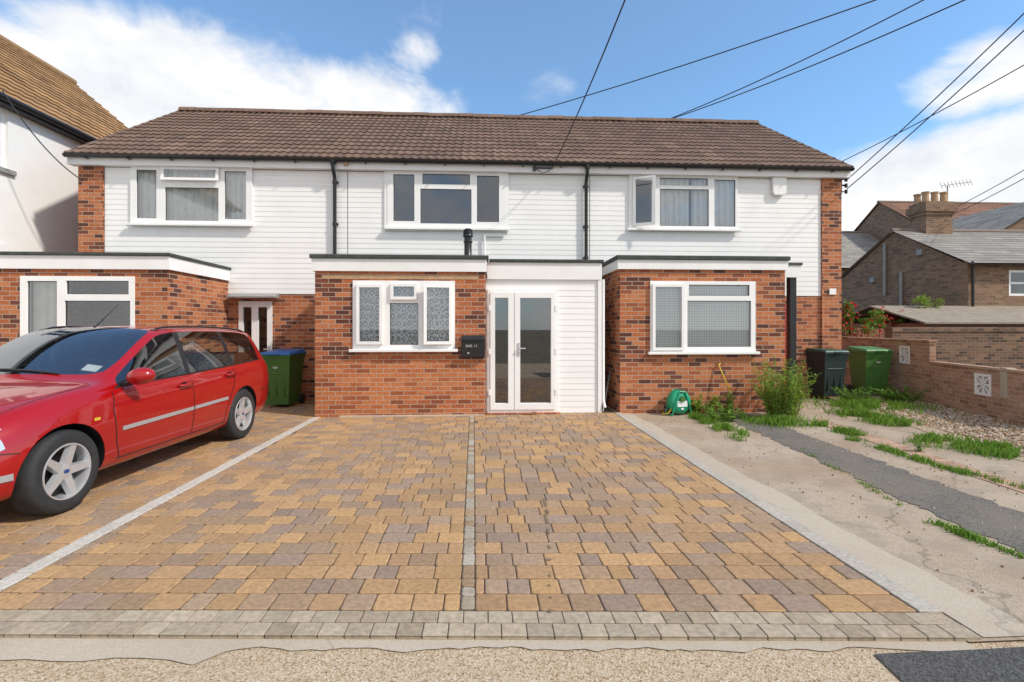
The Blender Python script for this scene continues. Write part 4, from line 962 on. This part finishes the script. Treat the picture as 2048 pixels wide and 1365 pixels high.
# ---------------------------------------------------------------- plants
LG=((.10,.21,.02),(.21,.35,.045));LY=((.18,.30,.03),(.30,.40,.06))
def shrub(name,label,c,rad,n,cols,cat='shrub',lw=.07,stem=True,flowers=None):
    r=thing(name,label,cat,(c[0],c[1],0))
    m=MB();cl=[(Vector(c)+Vector((random.uniform(-1,1)*rad[0],random.uniform(-1,1)*rad[1],random.uniform(-.8,1)*rad[2])),random.uniform(.25,.5)) for _ in range(9)]
    for i in range(n):
        cc,k=random.choice(cl);d=rv();p=cc+Vector((d.x*rad[0]*k,d.y*rad[1]*k,d.z*rad[2]*k))*random.uniform(.4,1.1)
        leafquad(m,p,rv()+Vector((0,0,.3)),Vector((0,0,1)),lw*random.uniform(.7,1.4),lw*.5,rcol(*cols))
    m.build('foliage',M['leaf'],r)
    if flowers:
        m=MB()
        for i in range(120):
            cc,k=random.choice(cl);p=cc+rv()*rad[0]*k*1.1;leafquad(m,p,rv(),Vector((0,0,1)),.10,.09,flowers)
        fo=m.build('flowers',M['leaf'],r);fo['kind']='stuff'
    m=MB()
    for i in range(5):
        cc,k=cl[i];m.tube([(c[0]+random.uniform(-.1,.1),c[1],0),tuple(lerp(Vector(c),cc,.4)-Vector((0,0,rad[2]*.4))),tuple(cc)],[.02,.014,.005],5)
    m.build('stem',M['woodred'],r)
def bp(px,py,Y): v=P3(px,py,Y);return (v.x,v.y,v.z)
shrub('shrub','light green shrub above the red timber rails',bp(1850,612,15.0),(.40,.25,.30),600,LY,lw=.08)
shrub('flowering_shrub','small bush with red flowers beside the terrace corner',bp(1706,640,13.3),(.42,.25,.42),700,LG,flowers=(.55,.03,.03),lw=.09)
shrub('flowering_shrub','low bush with red flowers in front of the red timber rails',bp(1790,634,14.4),(.55,.3,.2),450,LG,flowers=(.55,.04,.03),lw=.08)
shrub('shrub','small bush beside the timber fence behind the bins',bp(1742,645,13.9),(.28,.25,.28),400,LG,lw=.08)
def weed(label,x,y,hh,rad,n,cols,leaf=.06,group=None):
    r=thing('weed',label,'weed',(x,y,0),0,group);m=MB();s=MB()
    for i in range(n):
        a=random.random()*6.28;rr=rad*math.sqrt(random.random())*.5;b=Vector((x+rr*math.cos(a),y+rr*math.sin(a),.005))
        h=hh*random.uniform(.45,1.05);out=Vector((math.cos(a),math.sin(a),0))*rad*random.uniform(.1,.8)
        pts=[b,b+Vector((0,0,h*.4))+out*.25,b+Vector((0,0,h*.75))+out*.6,b+Vector((0,0,h))+out]
        s.tube(pts,[.005,.004,.003,.002],4)
        for k in range(int(16+h*40)):
            t=random.uniform(.05,1);i0=min(2,int(t*3));p=lerp(pts[i0],pts[i0+1],t*3-i0)
            d=rv();d.z=abs(d.z)*.5;leafquad(m,p,d,Vector((0,0,1)),leaf*random.uniform(.6,1.5)*(1.25-t*.6),leaf*.45,rcol(*cols))
    m.build('leaves',M['leaf'],r);s.build('stem',M['stem'],r)
def wp(px,py): return G(px,py)
x,y=wp(1562,838);weed('tall bushy green weed in front of the black post',x,y,.95,.45,75,LY,.07)
x,y=wp(1535,822);weed('thin upright weed beside the corner of the right brick extension',x,y+.1,.65,.2,16,LG,.06)
x,y=wp(1398,826);weed('leafy weed clump behind the green hose reel',x,y,.36,.40,34,LY,.08)
x,y=wp(1440,842);weed('low weed clump to the right of the hose reel',x,y,.26,.34,24,LG,.07)
x,y=wp(1375,800);weed('small weed against the brick between hose reel and window',x,8.55,.45,.15,8,LG,.05)
x,y=wp(1838,905);weed('single spindly weed in the joint of the concrete tracks',x,y,.22,.06,4,LG,.04)
x,y=wp(1700,806);weed('weed clump at the foot of the bins',x,y-.1,.30,.38,26,LG,.07)
x,y=wp(1800,805);weed('weed clump at the foot of the low brick wall',x,y,.34,.48,34,LG,.07)
gm=MB()
def blades(fn,n,h0,h1,cols=LG,w=.005):
    for i in range(n):
        x,y=fn();h=random.uniform(h0,h1);a=random.random()*6.28;l=Vector((math.cos(a),math.sin(a),0))*h*random.uniform(.2,.8);s=Vector((-math.sin(a),math.cos(a),0))*w
        b=Vector((x,y,.005));gm.col=rcol(*cols);gm.face([b-s,b+s,b+Vector((0,0,h*.6))+l*.4+s*.7,b+Vector((0,0,h))+l])
def line(p,q,wd):
    A_=Vector(wp(*p));B_=Vector(wp(*q));d=B_-A_;s=Vector((-d.y,d.x)).normalized()
    def f():
        while True:
            t=random.random();v=A_+d*t
            v=v+s*random.gauss(0,wd)
            if noise.noise(Vector((v.x*3,v.y*3,1)))+.5*noise.noise(Vector((v.x*9,v.y*9,1)))>random.uniform(-.25,.25): break
        return v.x,v.y
    return f
def ell(px,py,rx,ry):
    c=wp(px,py)
    def f():
        while True:
            r=abs(random.gauss(0,.5));a=random.random()*6.28;x,y=c[0]+rx*r*math.cos(a),c[1]+ry*r*math.sin(a)
            if noise.noise(Vector((x*3,y*3,4)))+.5*noise.noise(Vector((x*9,y*9,1)))>random.uniform(-.3,.2): return x,y
    return f
blades(line((1390,835),(1500,885),.07),1500,.03,.12)
blades(line((1490,835),(1530,850),.10),350,.03,.09)
blades(ell(1565,850,.6,.35),1100,.04,.16)
blades(line((1630,850),(1720,875),.08),800,.03,.10)
blades(line((1700,880),(2048,985),.05),1300,.02,.07)
blades(ell(1735,815,1.1,.9),3200,.04,.16)
blades(line((1680,825),(1810,855),.16),1600,.04,.14)
blades(line((1840,880),(2048,915),.20),1900,.03,.12)
blades(line((1850,1040),(1960,1085),.03),420,.02,.05)
blades(line((1960,1085),(2048,1120),.025),160,.02,.04)
blades(line((1600,900),(1850,1040),.02),200,.01,.04)
blades(ell(1820,795,.9,.9),1900,.03,.12)
tag(gm.build('grass',M['leaf']),'green grass and weeds growing along the concrete joints','grass',kind='stuff')
sm=MB()
def stone(x,y,r):
    k=random.uniform(.7,1.25);c=random.choice([(.34,.22,.13),(.5,.4,.3),(.24,.15,.09),(.42,.3,.2),(.55,.49,.42)]);sm.col=tuple(q*k for q in c)
    b=len(sm.v);a0=random.random()*6
    for i in range(5):
        a=a0+i*1.257;q=r*random.uniform(.8,1.2);sm.v.append((x+q*math.cos(a),y+q*math.sin(a),.008))
    for i in range(5):
        a=a0+i*1.257+.3;q=r*random.uniform(.5,.75);sm.v.append((x+q*math.cos(a),y+q*math.sin(a),.012+r*random.uniform(.6,1.0)))
    for i in range(5): j=(i+1)%5;sm.fi((b+i,b+j,b+5+j,b+5+i))
    sm.fi([b+5+i for i in range(5)])
n=0
while n<5000:
    yy=random.uniform(5.2,10.3);xlo=lerp(6.2,7.3,(yy-5.3)/4.1);xhi=8.3+.25*(yy-7.1);xx=random.uniform(xlo,max(xlo+.2,xhi-.05))
    stone(xx,yy,random.uniform(.012,.026));n+=1
for i in range(420): stone(random.uniform(2.7,5.5),random.uniform(2.6,8.3),random.uniform(.004,.010))
tag(sm.build('gravel',M['stone']),'loose brown gravel stones beside the low brick wall','gravel',kind='stuff')
m=MB();p=G(1060,832);m.tube([(p[0]-.1,p[1]-.05,.045),(p[0]+.1,p[1]-.02,.045)],[.02,.03],8);tag(m.build('rubbish',M['woodred']),'small dark red object lying on the paving before the door','litter')
# ---------------------------------------------------------------- wires
def wire(label,a,b,sag=.1,r=.012,n=24,ext=0):
    a=Vector(a);b=Vector(b)
    if ext: b=b+(b-a)*ext
    pts=[]
    for i in range(n+1):
        t=i/n;pts.append(a.lerp(b,t)-Vector((0,0,sag*4*t*(1-t))))
    m=MB();m.tube(pts,r,6);tag(m.build('overhead_cable',M['cable'],smooth=180),label,'cable')
wire('thick black cable dropping to the eave above the porch',P3(1105,335,YM-.17),P3(1247,-4,6.4),.12,.011,ext=.25)
wire('long cable crossing the sky to the middle of the ridge',P3(1018,237,15.5),P3(1740,-2,10),.12,.013,ext=.2)
wire('upper cable of the pair meeting right of the ridge centre',P3(1322,245,15.5),P3(1836,-2,10),.15,.013,ext=.2)
wire('lower cable of the pair meeting right of the ridge centre',P3(1322,245,15.5),P3(1915,-2,9),.15,.013,ext=.2)
wire('steep upper cable running from the right corner bracket',P3(1694,360,YM),P3(2048,22,7.5),.06,.010,ext=.3)
wire('steep lower cable running from the right corner bracket',P3(1694,378,YM),P3(2048,55,7.5),.07,.010,ext=.3)
wire('shallow cable rising to the right behind the roof corner',P3(1680,325,18),P3(2048,125,12),.1,.014,ext=.3)
wire('upper thin cable low over the right chimney',P3(1905,418,19),P3(2048,338,14),.05,.012,ext=.3)
wire('lower thin cable low over the right chimney',P3(1905,430,19),P3(2048,355,14),.05,.012,ext=.3)
wire('cable slung from the white house to the left brick corner',P3(166,362,YM-.06),P3(5,182,9.6),.18,.011)
# ---------------------------------------------------------------- world, light, camera
SE,SA=R(43),R(28)
sd=Vector((math.cos(SE)*math.cos(SA),-math.cos(SE)*math.sin(SA),math.sin(SE)))
L=bpy.data.lights.new('sun','SUN');L.energy=3.7;L.angle=R(3.0);L.color=(1,.93,.83)
lo=bpy.data.objects.new('sun',L);COL.objects.link(lo);lo.rotation_euler=sd.to_track_quat('Z','Y').to_euler()
W=bpy.data.worlds.new('World');S.world=W;W.use_nodes=True;nt=W.node_tree;nt.nodes.clear()
sk=N(nt,'ShaderNodeTexSky',sky_type='NISHITA');sk.sun_disc=False;sk.sun_elevation=SE;sk.sun_rotation=math.atan2(sd.x,sd.y);sk.air_density=1.0;sk.dust_density=.6;sk.ozone_density=2.0
tcw=N(nt,'ShaderNodeTexCoord').outputs['Generated']
def dirpx(px,py):
    v=Vector((U(px)*CT+ST,CT-U(px)*ST,(657-py)/F));return v.normalized()
def vm(op,a,b=None):
    n=N(nt,'ShaderNodeVectorMath',operation=op)
    for i,s in enumerate((a,b)):
        if s is None: continue
        if hasattr(s,'is_output'): nt.links.new(s,n.inputs[i])
        else: n.inputs[i].default_value=s
    return n
def mt(op,a,b=None,c=None,clamp=False):
    n=N(nt,'ShaderNodeMath',operation=op,use_clamp=clamp)
    for i,s in enumerate((a,b,c)):
        if s is None: continue
        if hasattr(s,'is_output'): nt.links.new(s,n.inputs[i])
        else: n.inputs[i].default_value=s
    return n.outputs[0]
blobs=[(140,190,370,115,1),(430,160,330,115,1),(670,200,250,85,.95),(60,270,280,130,1),(330,80,130,50,.6),(2020,370,380,160,1),(1760,420,320,150,.9),(1960,150,170,90,.8),(830,115,70,40,.4),(1100,190,80,70,.25),(1300,420,900,130,.3)]
mask=None
for px,py,rx,rz,wt in blobs:
    d=dirpx(px,py);sc=1/math.sqrt(1+U(px)**2+((657-py)/F)**2)
    q=vm('SUBTRACT',tcw,tuple(d));q=vm('MULTIPLY',q.outputs[0],(1/(rx/F*sc),1/(rx/F*sc),1/(rz/F*sc)))
    ln=vm('LENGTH',q.outputs[0]).outputs['Value']
    r=N(nt,'ShaderNodeMapRange',interpolation_type='SMOOTHSTEP');setin(r,From_Min=1.35,From_Max=.3,To_Min=0.,To_Max=float(wt));nt.links.new(ln,r.inputs['Value'])
    mask=r.outputs[0] if mask is None else mt('MAXIMUM',mask,r.outputs[0])
# unseen cloud deck added behind the viewer to give the facade neutral fill light
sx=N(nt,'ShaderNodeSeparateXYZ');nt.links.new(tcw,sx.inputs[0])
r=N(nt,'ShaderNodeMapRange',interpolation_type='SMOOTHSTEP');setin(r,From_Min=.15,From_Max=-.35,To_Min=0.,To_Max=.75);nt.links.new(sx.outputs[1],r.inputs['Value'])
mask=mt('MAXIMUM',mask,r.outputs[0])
nz=N(nt,'ShaderNodeTexNoise');setin(nz,Scale=5.0,Detail=10.,Roughness=.6,Distortion=.35)
mp=N(nt,'ShaderNodeMapping');mp.inputs['Scale'].default_value=(1,1,1.6);nt.links.new(tcw,mp.inputs[0]);nt.links.new(mp.outputs[0],nz.inputs['Vector'])
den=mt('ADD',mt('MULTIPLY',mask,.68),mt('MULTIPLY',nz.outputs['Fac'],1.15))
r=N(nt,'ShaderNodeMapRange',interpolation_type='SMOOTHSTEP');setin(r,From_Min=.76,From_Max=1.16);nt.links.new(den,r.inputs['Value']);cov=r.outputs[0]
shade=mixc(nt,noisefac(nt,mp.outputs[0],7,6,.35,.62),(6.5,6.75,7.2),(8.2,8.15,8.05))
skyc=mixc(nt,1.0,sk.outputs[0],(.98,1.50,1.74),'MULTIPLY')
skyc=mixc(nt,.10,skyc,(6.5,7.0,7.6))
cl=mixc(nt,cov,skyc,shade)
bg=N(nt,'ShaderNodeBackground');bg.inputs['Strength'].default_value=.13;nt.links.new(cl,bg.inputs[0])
ow=N(nt,'ShaderNodeOutputWorld');nt.links.new(bg.outputs[0],ow.inputs[0])
cam=bpy.data.cameras.new('camera');co=bpy.data.objects.new('camera',cam);COL.objects.link(co)
cam.sensor_width=36;cam.lens=36*F/2048;cam.shift_y=-25.5/2048;cam.clip_end=2000;cam.clip_start=.05
co.location=(0,0,H);co.rotation_euler=(R(90),0,-TH);S.camera=co
S.view_settings.view_transform='Standard';S.view_settings.look='None';S.view_settings.exposure=0
